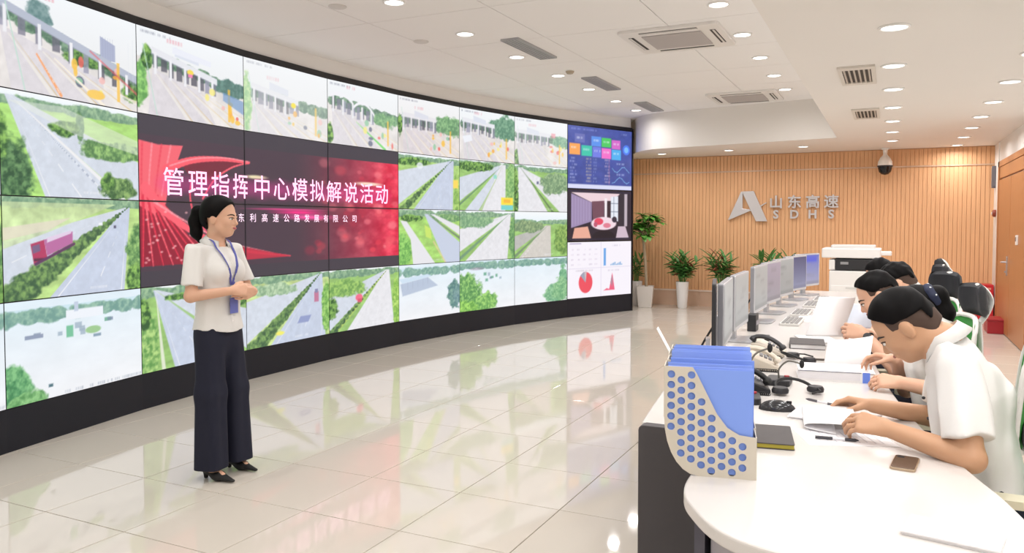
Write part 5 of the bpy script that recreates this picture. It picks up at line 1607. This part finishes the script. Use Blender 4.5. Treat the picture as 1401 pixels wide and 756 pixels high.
def elbow_at(sh, wr, l1, l2, pole):
    sh, wr = np.asarray(sh, float), np.asarray(wr, float)
    v = wr - sh; L = np.linalg.norm(v); L2 = min(L, (l1 + l2) * 0.999)
    v = v / L
    a = (l1 * l1 - l2 * l2 + L2 * L2) / (2 * L2)
    hgt = math.sqrt(max(0, l1 * l1 - a * a))
    p = np.asarray(pole, float); p = nv(p - v * np.dot(p, v))
    return sh + v * a + p * hgt
def wrinkle(seed, amp=0.0025, fr=24, ax=(1, 1, .6)):
    r = np.random.RandomState(seed)
    D = r.randn(5, 3) * fr * np.array(ax); ph = r.rand(5) * 6.28
    def f(P):
        v = np.zeros(len(P))
        for k in range(5):
            v += np.sin(P @ D[k] + ph[k] + 1.5 * np.sin(P @ D[(k + 1) % 5] * 0.4))
        return v * amp / 2.2
    return f
def collar(root, neck_c, up, f, r_in=0.060, drop=0.040, out=0.030, open_=0.55, point=0.035, m=None):
    """turned-down shirt collar around the neck"""
    up = nv(up); f = nv(f - up * np.dot(f, up)); l = np.cross(up, f)
    mb = MB()
    n = 28
    for k in range(n + 1):
        a = -PI + open_ * 0.5 + (2 * PI - open_) * k / n      # 0 = back
        u = abs(a) / PI
        dirv = -f * math.cos(a) + l * math.sin(a)
        tip = max(0, (u - 0.72) / 0.28)
        top = neck_c + dirv * r_in * (1.0 + 0.10 * u) + up * (0.028 - 0.035 * u)
        low = neck_c + dirv * (r_in + out + 0.012 * tip) + up * (0.028 - 0.035 * u - drop - point * tip)
        inn = neck_c + dirv * (r_in * 1.02) + up * (-0.02 - 0.035 * u)
        mb.v += [tuple(inn), tuple(top), tuple(low)]
    for k in range(n):
        a = 3 * k
        mb.f += [(a, a + 3, a + 4, a + 1), (a + 1, a + 4, a + 5, a + 2)]
    o = mb.build('collar', m or M_shirt, root, True)
    md = o.modifiers.new('thick', 'SOLIDIFY'); md.thickness = 0.003; md.offset = 0
    return o
# ---------------------------------------------------------------- the presenter standing before the video wall
def presenter():
    C0 = np.array([-3.60, 3.37, 0.0])
    f = nv((0.995, 0.02, 0)); l = np.array([-f[1], f[0], 0.]); z = np.array([0, 0, 1.])
    root = thing('person', 'standing woman in white short-sleeved shirt and wide navy trousers with a lanyard', 'person', tuple(C0))
    inv = -C0
    W = lambda a, b, c: f * a + l * b + z * c            # local to root: forward, left, up
    pel = W(0, 0, 0.93); wst = W(0.0, 0, 1.06); chs = W(0.01, 0, 1.24); nb = W(-0.015, 0, 1.385)
    sh = {1: W(-0.01, 0.155, 1.345), -1: W(-0.01, -0.155, 1.345)}
    wr = {1: W(0.200, 0.085, 1.10), -1: W(0.195, -0.075, 1.115)}
    eb = {1: elbow_at(sh[1], wr[1], 0.265, 0.235, W(-0.8, 0.8, -0.6)), -1: elbow_at(sh[-1], wr[-1], 0.265, 0.235, W(-1.0, -0.75, -0.5))}
    ank = {-1: W(0.035, -0.10, 0.085), 1: W(0.01, 0.11, 0.085)}
    hip = {q: W(0, 0.068 * q, 0.88) for q in (1, -1)}
    kn = {q: W(0.02, 0.088 * q, 0.49) for q in (1, -1)}
    b = Sdf()
    hf = nv(f * 0.93 + l * 0.30 - z * 0.06)
    Wh, R = head_prims(b, W(0.025, 0.004, 1.535), hf, z, 0.97, nb, 0.046)
    b.rc(pel, wst, 0.085, 0.082, 0.03, (f, 0.7)); b.rc(wst, chs, 0.09, 0.105, 0.04, (f, 0.72)); b.rc(sh[1] * .8 + sh[-1] * .2, sh[-1] * .8 + sh[1] * .2, 0.034, k=0.03); b.rc(chs, nb, 0.07, 0.045, 0.03)
    for q in (1, -1):
        b.rc(sh[q] - z * 0.012, eb[q], 0.033, 0.034, 0.012); b.rc(eb[q], wr[q], 0.035, 0.0235, 0.015)
        b.rc(hip[q], kn[q], 0.056, 0.05, 0.015); b.rc(kn[q], ank[q], 0.048, 0.032, 0.02)
        b.rc(ank[q], ank[q] + f * 0.02 - z * 0.035, 0.032, 0.027, 0.02); b.rc(ank[q] - f * 0.035 - z * 0.012, ank[q] + f * 0.085 - z * 0.050, 0.026, 0.018, 0.02)
    # right hand laid over the left, both before the waist
    hand_prims(b, wr[-1], nv(f * 0.25 + l * 0.97), -f * 0.9 - z * 0.3, z, (0.45, 0.45, 0.5, 0.55), 0.3, 0.92)
    hand_prims(b, wr[1], nv(f * 0.10 - l * 0.95 - z * 0.1), -f * 0.9 + z * 0.1, z, (0.35, 0.4, 0.4, 0.5), 0.3, 0.92)
    sdf_obj(b, 'body', M_skin, root, 0.0045)
    face_parts(Wh, R, root, 0.97, b=b)
    # hair drawn back into a ponytail
    hr = Sdf()
    hc = Wh(-0.016, 0, 0.042)
    hr.el(hc, np.array([0.108, 0.087, 0.096]), R, 0.02)
    hr.el(Wh(-0.055, 0, 0.0), np.array([0.068, 0.076, 0.078]), R, 0.02)
    fl, fu = R[0], R[2]
    cutp = Wh(0.048, 0, 0.055)
    hr.cuts.append(lambda P: np.minimum((P - cutp) @ nv(fl * 0.80 - fu * 0.52), 1) )
    earp = Wh(0.0, 0, 0.0)
    hr.cuts.append(lambda P: -np.maximum((P - Wh(-0.052, 0, -0.012)) @ (-fl), (P - Wh(0, 0, -0.002)) @ fu))
    sdf_obj(hr, 'hair', M_hair, root, 0.005)
    pt = Sdf()
    tail = [Wh(-0.105, 0, 0.045), Wh(-0.145, 0, 0.03), Wh(-0.160, 0, -0.03), Wh(-0.150, 0, -0.10), Wh(-0.130, 0.005, -0.155)]
    for (a, c), (r0, r1) in zip(zip(tail[:-1], tail[1:]), ((0.022, 0.034), (0.034, 0.038), (0.038, 0.033), (0.033, 0.010))):
        pt.rc(a, c, r0, r1, 0.02)
    sdf_obj(pt, 'ponytail', M_hair, root, 0.005)
    MB().tube([Vector(Wh(-0.112, 0, 0.045)) + Vector(R[1]) * (0.024 * math.cos(a)) + Vector(nv(R[2] * .9 + R[0] * .4)) * (0.024 * math.sin(a)) for a in np.linspace(0, 2 * PI, 14)], 0.006, 6).build('hair_tie', M_black, root, True)
    # shirt
    s = Sdf()
    s.rc(W(0, 0.0, 0.84), wst, 0.155, 0.126, 0.03, (f, 0.80)); s.rc(wst, W(0.012, 0, 1.24), 0.124, 0.136, 0.04, (f, 0.76))
    s.rc(W(0.008, 0, 1.24), W(-0.008, 0, 1.315), 0.136, 0.10, 0.03, (f, 0.70)); s.rc(sh[1] * .9 + sh[-1] * .1, sh[-1] * .9 + sh[1] * .1, 0.047, k=0.04); s.rc(W(-0.005, 0, 1.30), nb - z * 0.02, 0.08, 0.055, 0.03)
    for q in (1, -1):
        s.el(W(0.068, 0.060 * q, 1.215), np.array([0.052, 0.056, 0.058]), np.stack([f, l, z]), 0.03)
        ax = nv(eb[q] - sh[q]); e = sh[q] + ax * 0.205
        s.rc(sh[q], sh[q] + ax * 0.30, 0.047, 0.066, 0.010, None, [(e, ax)])
    hemf = lambda P: 0.872 - 0.010 * np.cos(2 * np.arctan2(P @ l, P @ f))
    s.cuts.append(lambda P: hemf(P) - P[:, 2])
    s.cuts.append(lambda P: (P - nb + z * 0.004) @ nv(z + f * 0.25))
    s.cuts.append(lambda P: np.where(P[:, 2] > 1.345, -(np.sqrt((P @ l) ** 2 + ((P - nb) @ f - 0.012) ** 2) - 0.050), -9))
    s.wr = wrinkle(3, 0.006, 30)
    sdf_obj(s, 'shirt', M_shirt, root, 0.0055)
    collar(root, nb + z * 0.022 + f * 0.008, nv(z + f * .20), f, 0.055, 0.040, 0.034, 1.0, 0.05)
    pk = [Vector(s.surf(W(0, -0.002, 0.885 + 0.42 * t), f, off=0.0015)) for t in np.linspace(0, 1, 16)]
    MB().tube(pk, 0.010, 6, flat=(1.0, 0.18)).build('placket', M_shirt, root, True)
    for k in range(6):
        p = s.surf(W(0, 0, 0.93 + 0.068 * k), f, off=0.003)
        MB().lathe([(0.0055, 0), (0.0055, 0.002), (0.0001, 0.002)], 10, M=frame(tuple(f), (0, 0, 1), tuple(p)) @ Matrix.Rotation(PI / 2, 4, 'Y')).build('button', M_trim, root)
    # trousers
    t = Sdf()
    t.rc(W(0, 0, 0.93), W(0, 0, 0.84), 0.105, 0.134, 0.03, (f, 0.72))
    for q in (1, -1):
        t.rc(W(0, 0.068 * q, 0.86), kn[q] + z * 0.02, 0.088, 0.082, 0.03, (f, 1.0)); t.rc(kn[q] + z * 0.02, W(0.03, 0.10 * q, 0.03), 0.082, 0.090, 0.03, (f, 1.05))
    t.cuts.append(lambda P: 0.068 - P[:, 2])
    for q in (1, -1):
        hc2 = W(0.02, 0.112 * q, 0.0)
    t.wr = lambda P: 0.005 * np.sin(np.arctan2(P @ f - 0.02, np.abs(P @ l) - 0.09) * 5) * np.clip((0.85 - P[:, 2]) * 3, 0, 1)
    sdf_obj(t, 'trousers', M_navy, root, 0.006)
    # pointed heels
    for q in (1, -1):
        a = ank[q]
        g0 = np.array([a[0], a[1], 0.0])
        so = Sdf()
        so.rc(g0 - f * 0.035 + z * 0.056, g0 + f * 0.05 + z * 0.030, 0.028, 0.034, 0.02, (z, 0.8)); so.rc(g0 + f * 0.05 + z * 0.030, g0 + f * 0.165 + z * 0.014, 0.036, 0.012, 0.02, (z, 0.72))
        so.el(g0 + f * 0.035 + z * 0.085, np.array([0.05, 0.034, 0.034]), np.stack([f, l, z]), 0.01)
        so.p.pop()
        so.cuts.append(lambda P, g0=g0: -np.maximum(np.sqrt((((P - g0 - f * 0.03 - z * 0.09) / np.array([1, 1, 1.])) ** 2).sum(1)) - 0.045, -1))
        so.rc(g0 - f * 0.045 + z * 0.05, g0 - f * 0.045 + z * 0.006, 0.018, 0.012, 0.01)
        so.cuts.append(lambda P: 0.001 - P[:, 2])
        sdf_obj(so, 'shoe', M_black, root, 0.005)
    # lanyard and badge
    lm = mat('lanyard_blue', '#5a5fae', 0.6)
    for q in (1, -1):
        pts = [tuple(W(-0.04, 0.050 * q, 1.415)), tuple(W(0.03, 0.062 * q, 1.40))]
        for u in np.linspace(0, 1, 7):
            pts.append(tuple(s.surf(W(0, (0.062 - 0.058 * u) * q, 1.36 - 0.22 * u), f, off=0.006)))
        MB().tube(smooth_pts(pts, 3), 0.0075, 6, flat=(1.0, 0.35)).build('lanyard_strap', lm, root, True)
    pb = s.surf(W(0, 0, 1.03), f, off=0.02)
    MB().box((0, 0, 0), (0.004, 0.062, 0.092), frame(tuple(f), (0, 0, 1), tuple(pb + W(0, 0, -0.01)))).build('badge', mat('badge_blue', '#6f77c2', 0.4), root, bevel=0.001)
    MB().box((0, 0, 0), (0.003, 0.014, 0.10), frame(tuple(f), (0, 0, 1), tuple(pb + W(0.002, 0, 0.08)))).build('badge_clip', lm, root)
    return root
presenter()

# ---------------------------------------------------------------- people seated at the desk
def seated(name, label, Y, pel, chest, nb, headc, hf, hu, wl, wrr, hl, hrr, skin, seed, h=0.006, long_hair=False, extra=None, dl=(-1, .25, -.1), dr=(-1, .25, -.1), curl=0.55, poles=((.4, -.9, -.5), (.4, .9, -.5)), sc=1.0, hairline=(0.036, 0.058), ground=True, knee=True):
    A = lambda v: np.array(v, float)
    base = A((pel[0], pel[1], 0))
    root = thing('person', label, 'person', tuple(base), 0, None)
    pel, chest, nb, headc, wl, wrr = [A(v) - base for v in (pel, chest, nb, headc, wl, wrr)]
    f = A((-1, 0, 0)); l = A((0, -1, 0)); z = A((0, 0, 1))
    tu = nv(nb - pel)
    tf = nv(f - tu * np.dot(f, tu))
    shw = 0.185 * sc
    sh = {1: chest + (nb - chest) * 0.62 + l * shw, -1: chest + (nb - chest) * 0.62 - l * shw}
    W_ = {1: wl, -1: wrr}
    eb = {1: elbow_at(sh[1], wl, 0.285, 0.262, A(poles[0])), -1: elbow_at(sh[-1], wrr, 0.285, 0.262, A(poles[1]))}
    hip = {q: pel + l * 0.09 * q - z * 0.02 for q in (1, -1)}
    kn = {q: hip[q] + f * 0.40 + l * 0.04 * q - z * 0.01 for q in (1, -1)}
    an = {q: A((kn[q][0] + 0.05, kn[q][1], 0.09)) for q in (1, -1)}
    b = Sdf()
    Wh, R = head_prims(b, headc, hf, hu, 1.02 * sc, nb + tu * -0.01, 0.056)
    b.rc(pel, chest, 0.12, 0.12, 0.04, (tf, 0.72)); b.rc(sh[1], sh[-1], 0.055, k=0.05); b.rc(chest, nb, 0.09, 0.05, 0.04)
    for q in (1, -1):
        b.rc(sh[q], eb[q], 0.046, 0.040, 0.02); b.rc(eb[q], W_[q], 0.042, 0.028, 0.015)
        b.rc(hip[q], kn[q], 0.08, 0.055, 0.03); b.rc(kn[q], an[q], 0.052, 0.036, 0.02); b.rc(an[q], an[q] + f * 0.14 - z * 0.05, 0.036, 0.028, 0.02)
    hand_prims(b, wl, A(dl), A(hl[0]), A(hl[1]), (curl, curl * 1.05, curl * 1.1, curl * 1.2), 0.55, 1.04 * sc)
    hand_prims(b, wrr, A(dr), A(hrr[0]), A(hrr[1]), (curl, curl * 1.1, curl * 1.2, curl * 1.3), 0.6, 1.04 * sc)
    sdf_obj(b, 'body', skin, root, h)
    face_parts(Wh, R, root, 1.02 * sc, mat('lip_man', '#a8665a', 0.5), b=b)
    hr = Sdf()
    hr.el(Wh(-0.012, 0, 0.044), np.array([0.108, 0.084, 0.096]) * sc, R, 0.02)
    hr.el(Wh(-0.048, 0, 0.012), np.array([0.066, 0.0775 if long_hair else 0.074, 0.074]) * sc, R, 0.02)
    fl, fu = R[0], R[2]
    cutp = Wh(hairline[0], 0, hairline[1])
    hr.cuts.append(lambda P: (P - cutp) @ nv(fl * 0.72 - fu * 0.60))
    if not long_hair:
        hr.cuts.append(lambda P: -np.maximum((P - Wh(-0.085, 0, -0.02)) @ (-fl), (P - Wh(0, 0, 0.030)) @ nv(fu - fl * .15)))
    hr.wr = wrinkle(seed + 50, 0.003, 60)
    if not long_hair:                             # short clipped hair at the sides and nape
        fd_ = Sdf()
        fd_.el(Wh(-0.010, 0, 0.035), np.array([0.0995, 0.0795, 0.0905]) * 1.02 * sc, R, 0.02)
        fd_.rc(Wh(-0.060, 0, -0.02), Wh(-0.058, 0, -0.062), 0.0545 * sc, 0.0535 * sc, 0.03)
        fd_.cuts.append(lambda P: -np.maximum((P - Wh(-0.022, 0, -0.02)) @ (-fl), (P - Wh(0, 0, 0.004)) @ nv(fu - fl * .35)))
        fd_.cuts.append(lambda P: (P - Wh(0.036, 0, 0.03)) @ nv(fl))
        fd_.cuts.append(lambda P: (P - Wh(-0.06, 0, -0.075)) @ nv(-fu - fl * .5))
        sdf_obj(fd_, 'clipped_hair', mat('clipped_hair', '#4a372d', 0.7), root, max(0.0045, h * .9))
    sdf_obj(hr, 'hair', M_hair, root, max(0.0045, h * .9))
    if long_hair:
        pt = Sdf()
        tl = [Wh(-0.09, 0, 0.03), Wh(-0.12, 0, 0.02), Wh(-0.125, 0, 0.02) + np.array([0.03, 0, -0.08]), Wh(-0.125, 0, 0.02) + np.array([0.035, 0, -0.17])]
        for (a, c), (r0, r1) in zip(zip(tl[:-1], tl[1:]), ((0.045, 0.045), (0.045, 0.042), (0.042, 0.018))):
            pt.rc(a, c, r0, r1, 0.02)
        sdf_obj(pt, 'ponytail', M_hair, root, 0.006)
        sr = Sdf()
        for k in range(9):
            a0 = 2 * PI * k / 9
            p = Wh(-0.108, 0.042 * math.cos(a0), 0.03 + 0.042 * math.sin(a0))
            sr.el(p, np.array([0.024, 0.024, 0.024]), None, 0.012)
        sdf_obj(sr, 'scrunchie', mat('scrunchie_navy', '#1c2440', 0.7), root, 0.006)
        for k in range(8):
            a0 = 2 * PI * k / 8
            MB().ell(tuple(Wh(-0.122, 0.056 * math.cos(a0), 0.03 + 0.056 * math.sin(a0))), (0.006, 0.006, 0.006), 8, 6).build('white_dot', M_white, root, True)
    s = Sdf()
    s.rc(pel + z * 0.02, pel * 0.5 + chest * 0.5, 0.165 * sc, 0.152 * sc, 0.04, (tf, 0.80)); s.rc(pel * 0.5 + chest * 0.5, chest, 0.152 * sc, 0.165 * sc, 0.04, (tf, 0.76))
    s.rc(chest, chest * 0.45 + nb * 0.55, 0.165 * sc, 0.11 * sc, 0.04, (tf, 0.74)); s.rc(sh[1] * .93 + sh[-1] * .07, sh[-1] * .93 + sh[1] * .07, 0.062 * sc, k=0.05)
    s.rc(chest * 0.4 + nb * 0.6, nb - tu * 0.02, 0.085, 0.062, 0.03)
    for q in (1, -1):
        ax = nv(eb[q] - sh[q]); e = sh[q] + ax * 0.225
        s.rc(sh[q], sh[q] + ax * 0.30, 0.066 * sc, 0.080 * sc, 0.016, None, [(e, ax)])
    s.cuts.append(lambda P: pel[2] - 0.03 - P[:, 2])
    nbc = nb
    s.cuts.append(lambda P: (P - nbc - tu * 0.004) @ nv(tu + tf * .2))
    s.cuts.append(lambda P: np.where((P - nbc) @ tu > -0.03, -(np.sqrt((((P - nbc) - np.outer((P - nbc) @ tu, tu)) ** 2).sum(1)) - 0.058), -9))
    s.wr = wrinkle(seed, 0.008, 28)
    sdf_obj(s, 'shirt', M_shirt, root, h)
    collar(root, nb + tu * 0.022, nv(tu + tf * .2), tf, 0.060, 0.042, 0.030, 0.9, 0.045)
    shirt_sdf = s
    for k in range(5):
        p = s.surf(pel + (chest - pel) * (0.25 + 0.2 * k), tf, off=0.001)
        MB().ell(tuple(p), (0.006, 0.006, 0.006), 8, 6).build('button', M_dark, root, True)
    t = Sdf()
    t.rc(pel + z * 0.04, pel - z * 0.02, 0.155, 0.165, 0.03, (f, 0.85))
    for q in (1, -1):
        t.rc(hip[q], kn[q], 0.095, 0.072, 0.03); t.rc(kn[q], an[q] - z * 0.03, 0.07, 0.062, 0.02)
    t.cuts.append(lambda P: 0.05 - P[:, 2])
    sdf_obj(t, 'trousers', M_navy, root, 0.008)
    for q in (1, -1):
        g0 = A((an[q][0], an[q][1], 0))
        so = Sdf()
        so.rc(g0 + f * -0.05 + z * 0.045, g0 + f * 0.16 + z * 0.03, 0.045, 0.035, 0.02); so.cuts.append(lambda P: 0.001 - P[:, 2])
        sdf_obj(so, 'shoe', M_black, root, 0.008)
    if extra:
        extra(root, base, eb, W_)
    return root
down = (0.0, 0.0, -1.0)
# front man: left profile, reading, both forearms on the desk
seated('person', 'front man in white shirt bending over papers at the near end of the desk', 3.1, (0.315, 3.08, 0.54), (0.245, 3.08, 0.90), (0.175, 3.08, 1.095), (0.052, 3.09, 1.135), (-0.72, 0.06, -0.69), (-0.69, 0, 0.72),
       (0.0, 2.865, 0.815), (-0.045, 3.25, 0.805), ((0.1, 0.55, -0.7), (-.2, .6, .8)), ((0.0, -0.45, -0.8), (-.3, -.8, .5)), M_skin2, 11, 0.005, dl=(-0.95, 0.28, 0.06), dr=(-0.95, 0.22, 0.02), curl=0.5, poles=((0.5, -0.5, -0.7), (0.6, 0.5, -0.6)))
# woman beside him, seen mostly from behind her ponytail
seated('person', 'woman with a dark ponytail and dotted hair tie seated behind the front man', 4.0, (0.235, 4.02, 0.53), (0.20, 4.03, 0.85), (0.175, 4.04, 1.015), (0.115, 4.06, 1.085), (-0.80, 0.05, -0.60), (-0.60, 0, 0.80),
       (0.055, 3.80, 0.80), (0.03, 4.06, 0.86), ((0.1, 0.6, -0.7), (-.2, .6, .8)), ((0.0, -0.45, -0.8), (-.3, -.8, .5)), M_skin, 12, 0.0065, True, dl=(-0.95, 0.15, 0.0), dr=(-0.97, 0.1, 0.05), sc=0.94)
def watch(root, base, eb, W_):
    w = W_[1]; d = nv(w - eb[1])
    p = w - d * 0.02
    u = nv(np.cross(d, (0, 0, 1))); v = np.cross(d, u)
    MB().tube([tuple(p + u * 0.031 * math.cos(a) + v * 0.031 * math.sin(a)) for a in np.linspace(0, 2 * PI, 16)], 0.007, 6).build('watch_strap', M_black, root, True)
    MB().lathe([(0.02, 0), (0.02, 0.01), (0.0001, 0.011)], 16, M=frame(tuple(d), (0, -1, 0.3), tuple(p + np.array((0, -1, 0.3)) * 0.028))).build('watch_case', M_dark, root)
seated('person', 'third man with a black watch holding up a white sheet', 4.75, (0.19, 4.72, 0.54), (0.14, 4.72, 0.89), (0.08, 4.70, 1.08), (-0.058, 4.68, 1.105), (-0.82, -0.10, -0.55), (-0.55, 0, 0.83),
       (-0.115, 4.58, 0.90), (-0.10, 4.93, 0.86), ((0.1, 0.7, -0.3), (-.1, .4, .9)), ((0.0, -0.6, -0.6), (-.3, -.6, .7)), M_skin, 13, 0.0065, dl=(-0.9, 0.35, 0.2), dr=(-0.9, -0.2, 0.2), poles=((0.4, -0.5, -0.9), (0.4, 0.6, -0.8)), extra=watch)
seated('person', 'fourth man whose dark hair and ear show behind the third man', 5.8, (0.11, 5.72, 0.53), (0.12, 5.72, 0.87), (0.11, 5.72, 1.06), (0.045, 5.72, 1.11), (-0.85, 0.0, -0.52), (-0.52, 0, 0.85),
       (-0.05, 5.55, 0.80), (-0.05, 5.9, 0.80), ((0.1, 0.5, -0.8), (-.1, .8, .4)), ((0.0, -0.5, -0.8), (-.3, -.8, .4)), M_skin, 14, 0.008)
seated('person', 'farthest seated man, only the crown of his head showing before the printer', 6.9, (0.10, 6.85, 0.53), (0.08, 6.85, 0.87), (0.03, 6.85, 1.05), (-0.065, 6.85, 1.09), (-0.82, 0.0, -0.57), (-0.57, 0, 0.82),
       (-0.17, 6.68, 0.80), (-0.17, 7.05, 0.80), ((0.1, 0.5, -0.8), (-.1, .8, .4)), ((0.0, -0.5, -0.8), (-.3, -.8, .4)), M_skin, 15, 0.008)
# ---------------------------------------------------------------- office chairs
M_green = mat('green_mesh', '#2f8a34', 0.7, bump=(220, 0.5))
M_cwhite = mat('chair_white', '#e6e4e0', 0.4)
M_cblack = mat('headrest_black', '#15171f', 0.55)
def bent_pad(w, h, th, bend, tilt=0.0, c=(0, 0, 0), n=12, m=8, corner=0.3):
    """rounded cushion, broad side towards +x, bent around z"""
    vs, fs = [], []
    for side in (1, -1):
        for j in range(m + 1):
            for i in range(n + 1):
                u, v = -1 + 2 * i / n, -1 + 2 * j / m
                uu = u * math.sqrt(1 - corner * v * v / 2); vv = v * math.sqrt(1 - corner * u * u / 2)
                t = th / 2 * max(0.0, 1 - max(abs(u), abs(v)) ** 6) ** 0.5
                vs.append((c[0] + side * t + bend * uu * uu + tilt * vv * h / 2, c[1] + uu * w / 2, c[2] + vv * h / 2))
    N = (n + 1) * (m + 1)
    for j in range(m):
        for i in range(n):
            a = j * (n + 1) + i
            fs.append((a, a + 1, a + n + 2, a + n + 1)); fs.append((N + a, N + a + n + 1, N + a + n + 2, N + a + 1))
    return MB().add(vs, fs)
def make_chair():
    """faces +x, origin on the floor under the seat centre"""
    P = {}
    P['seat'] = [(MB().rbox((0.0, 0, 0.415), (0.46, 0.48, 0.07), 0.1, seg=5), M_green, True, 0.02)]
    P['seat_shell'] = [(MB().rbox((0.0, 0, 0.37), (0.40, 0.42, 0.03), 0.09, seg=4), M_cwhite, True, 0.006)]
    P['back_mesh'] = [(bent_pad(0.42, 0.46, 0.016, 0.045, -0.10, (-0.255, 0, 0.77), corner=0.25), M_green, True, 0)]
    fr = []
    for k in range(33):
        a = 2 * PI * k / 32
        u = math.copysign(abs(math.cos(a)) ** 0.55, math.cos(a)); v = math.copysign(abs(math.sin(a)) ** 0.55, math.sin(a))
        fr.append((-0.258 + 0.045 * u * u - 0.10 * v * 0.235, u * 0.218, 0.77 + v * 0.24))
    P['back_frame'] = [(MB().tube(fr, 0.013, 8), M_cwhite, True, 0)]
    P['lumbar_pad'] = [(bent_pad(0.34, 0.12, 0.03, 0.035, 0, (-0.262, 0, 0.62)), M_cblack, True, 0)]
    P['spine'] = [(MB().tube(smooth_pts([(-0.05, 0, 0.40), (-0.24, 0, 0.42), (-0.315, 0, 0.55), (-0.335, 0, 0.80), (-0.325, 0, 0.98)], 5), 0.02, 8, flat=(1.6, .8)), M_cwhite, True, 0)]
    P['headrest_bracket'] = [(MB().tube(smooth_pts([(-0.325, 0, 0.96), (-0.365, 0, 1.02), (-0.385, 0, 1.09), (-0.355, 0, 1.15), (-0.315, 0, 1.175)], 5), 0.014, 8, flat=(2.2, .8)), M_cwhite, True, 0)]
    P['headrest'] = [(bent_pad(0.30, 0.18, 0.045, 0.06, 0.12, (-0.335, 0, 1.095), corner=0.5), M_cblack, True, 0)]
    P['arm'] = [(MB().tube(smooth_pts([(-0.02, s * 0.2, 0.40), (-0.02, s * 0.27, 0.42), (-0.02, s * 0.275, 0.55), (-0.0, s * 0.27, 0.625)], 4), 0.017, 8).rbox((0.03, s * 0.27, 0.64), (0.26, 0.075, 0.026), 0.03), mat('arm_cream', '#d9d2b8', 0.5), True, 0) for s in (1, -1)]
    P['gas_column'] = [(MB().lathe([(0.03, 0.11), (0.03, 0.26), (0.02, 0.26), (0.02, 0.36), (0.0001, 0.36)], 14), M_dark, True, 0)]
    P['base_leg'] = []
    P['caster'] = []
    for k in range(5):
        a = 2 * PI * k / 5 + 0.3
        ca, sa = math.cos(a), math.sin(a)
        P['base_leg'].append((MB().tube([(0.02 * ca, 0.02 * sa, 0.115), (0.16 * ca, 0.16 * sa, 0.10), (0.29 * ca, 0.29 * sa, 0.075)], [0.026, 0.02, 0.014], 8), M_cwhite, True, 0))
        P['caster'].append((MB().lathe([(0.0001, -0.018), (0.027, -0.018), (0.027, 0.018), (0.0001, 0.018)], 14, M=Matrix.Translation((0.29 * ca, 0.29 * sa, 0.0285)) @ Matrix.Rotation(a, 4, 'Z') @ Matrix.Rotation(PI / 2, 4, 'X')), M_black, True, 0))
    t = thing('office_chair', 'x', 'chair', (0, 0, 0), 0, 'green office chairs at the desk')
    for nm, lst in P.items():
        for mb, m, sm, bv in lst:
            mb.build(nm, m, t, sm, bv, fix=True)
    return t
spots = [(0.33, 3.08, PI, 'office chair under the front man, only its cream armrest showing'),
         (0.30, 3.98, PI - 0.12, 'green mesh office chair behind the woman at the right picture edge'),
         (0.115, 4.72, PI + 0.27, 'office chair whose black crescent headrest shows in profile before the red cabinet'),
         (0.10, 5.72, PI + 0.62, 'office chair with a broad black headrest and a large green back'),
         (0.07, 6.86, PI + 0.25, 'office chair with a black headrest just behind the broad headrest'),
         (0.10, 8.15, PI - 0.1, 'farthest office chair, only the tip of its headrest showing before the slats')]
chair0 = make_chair()
for k, (x, y, rz, lab) in enumerate(spots):
    o = chair0 if k == 0 else copy_tree(chair0)
    o.location = (x, y, 0); o.rotation_euler[2] = rz; o['label'] = lab

# ---------------------------------------------------------------- papers in hands
def curved_sheet(pts, width_dir, w, name, label, m=None, cat='paper', lines=0):
    """sheet following the path pts, extruded along width_dir"""
    P = smooth_pts(pts, 5)
    wd = Vector(width_dir).normalized() * w
    c = Vector(P[len(P) // 2]) + wd * .5
    t = thing(name, label, cat, tuple(c))
    mb = MB()
    for p in P:
        q = Vector(p) - c
        mb.v += [tuple(q), tuple(q + wd)]
    for k in range(len(P) - 1):
        a = 2 * k
        mb.f.append((a, a + 2, a + 3, a + 1))
    o = mb.build('sheet', m or M_paper, t, True)
    md = o.modifiers.new('thick', 'SOLIDIFY'); md.thickness = 0.0012; md.offset = 0
    return t
# booklet in the front man's hands: lower pages on the desk, upper page raised
curved_sheet([(-0.085, 2.93, 0.795), (-0.16, 2.945, 0.792), (-0.255, 2.97, 0.778), (-0.262, 2.97, 0.762), (-0.16, 2.95, 0.754)], (-0.12, 1, 0), 0.30, 'booklet', 'folded white booklet held in the front man\'s left hand')
sheets((-0.18, 3.22, DZ), -0.12, (0.30, 0.21), 4, 'stack of white sheets under the front man\'s right hand', th=0.003)
p = pen((-0.23, 3.315, DZ + 0.028), PI - 0.1, 'dark pen held in the front man\'s right hand', '#4d4a50', 0.12)
# open folder before the woman with one page lifted
sheets((-0.22, 4.30, DZ), 0.1, (0.30, 0.21), 3, 'white document lying open before the woman', th=0.003, lines=False)
curved_sheet([(-0.30, 4.25, 0.768), (-0.22, 4.27, 0.772), (-0.14, 4.28, 0.785), (-0.085, 4.28, 0.80)], (0.05, 0.55, 0.45), 0.19, 'document_page', 'white page lifted by the woman\'s hand, sloping up from the desk')
# sheet held up by the third man and a bluish sleeve behind it
curved_sheet([(-0.42, 4.62, 0.87), (-0.40, 4.65, 0.95), (-0.375, 4.69, 1.03), (-0.36, 4.72, 1.085)], (0.88, 0.30, 0), 0.20, 'document_page', 'white sheet held upright by the third man')
curved_sheet([(-0.25, 5.0, 0.88), (-0.235, 5.04, 0.95), (-0.22, 5.08, 1.02)], (0.9, 0.25, 0), 0.16, 'document_sleeve', 'pale blue document sleeve behind the upright sheet', mat('sleeve_blue', '#d5dcea', 0.4), 'folder')
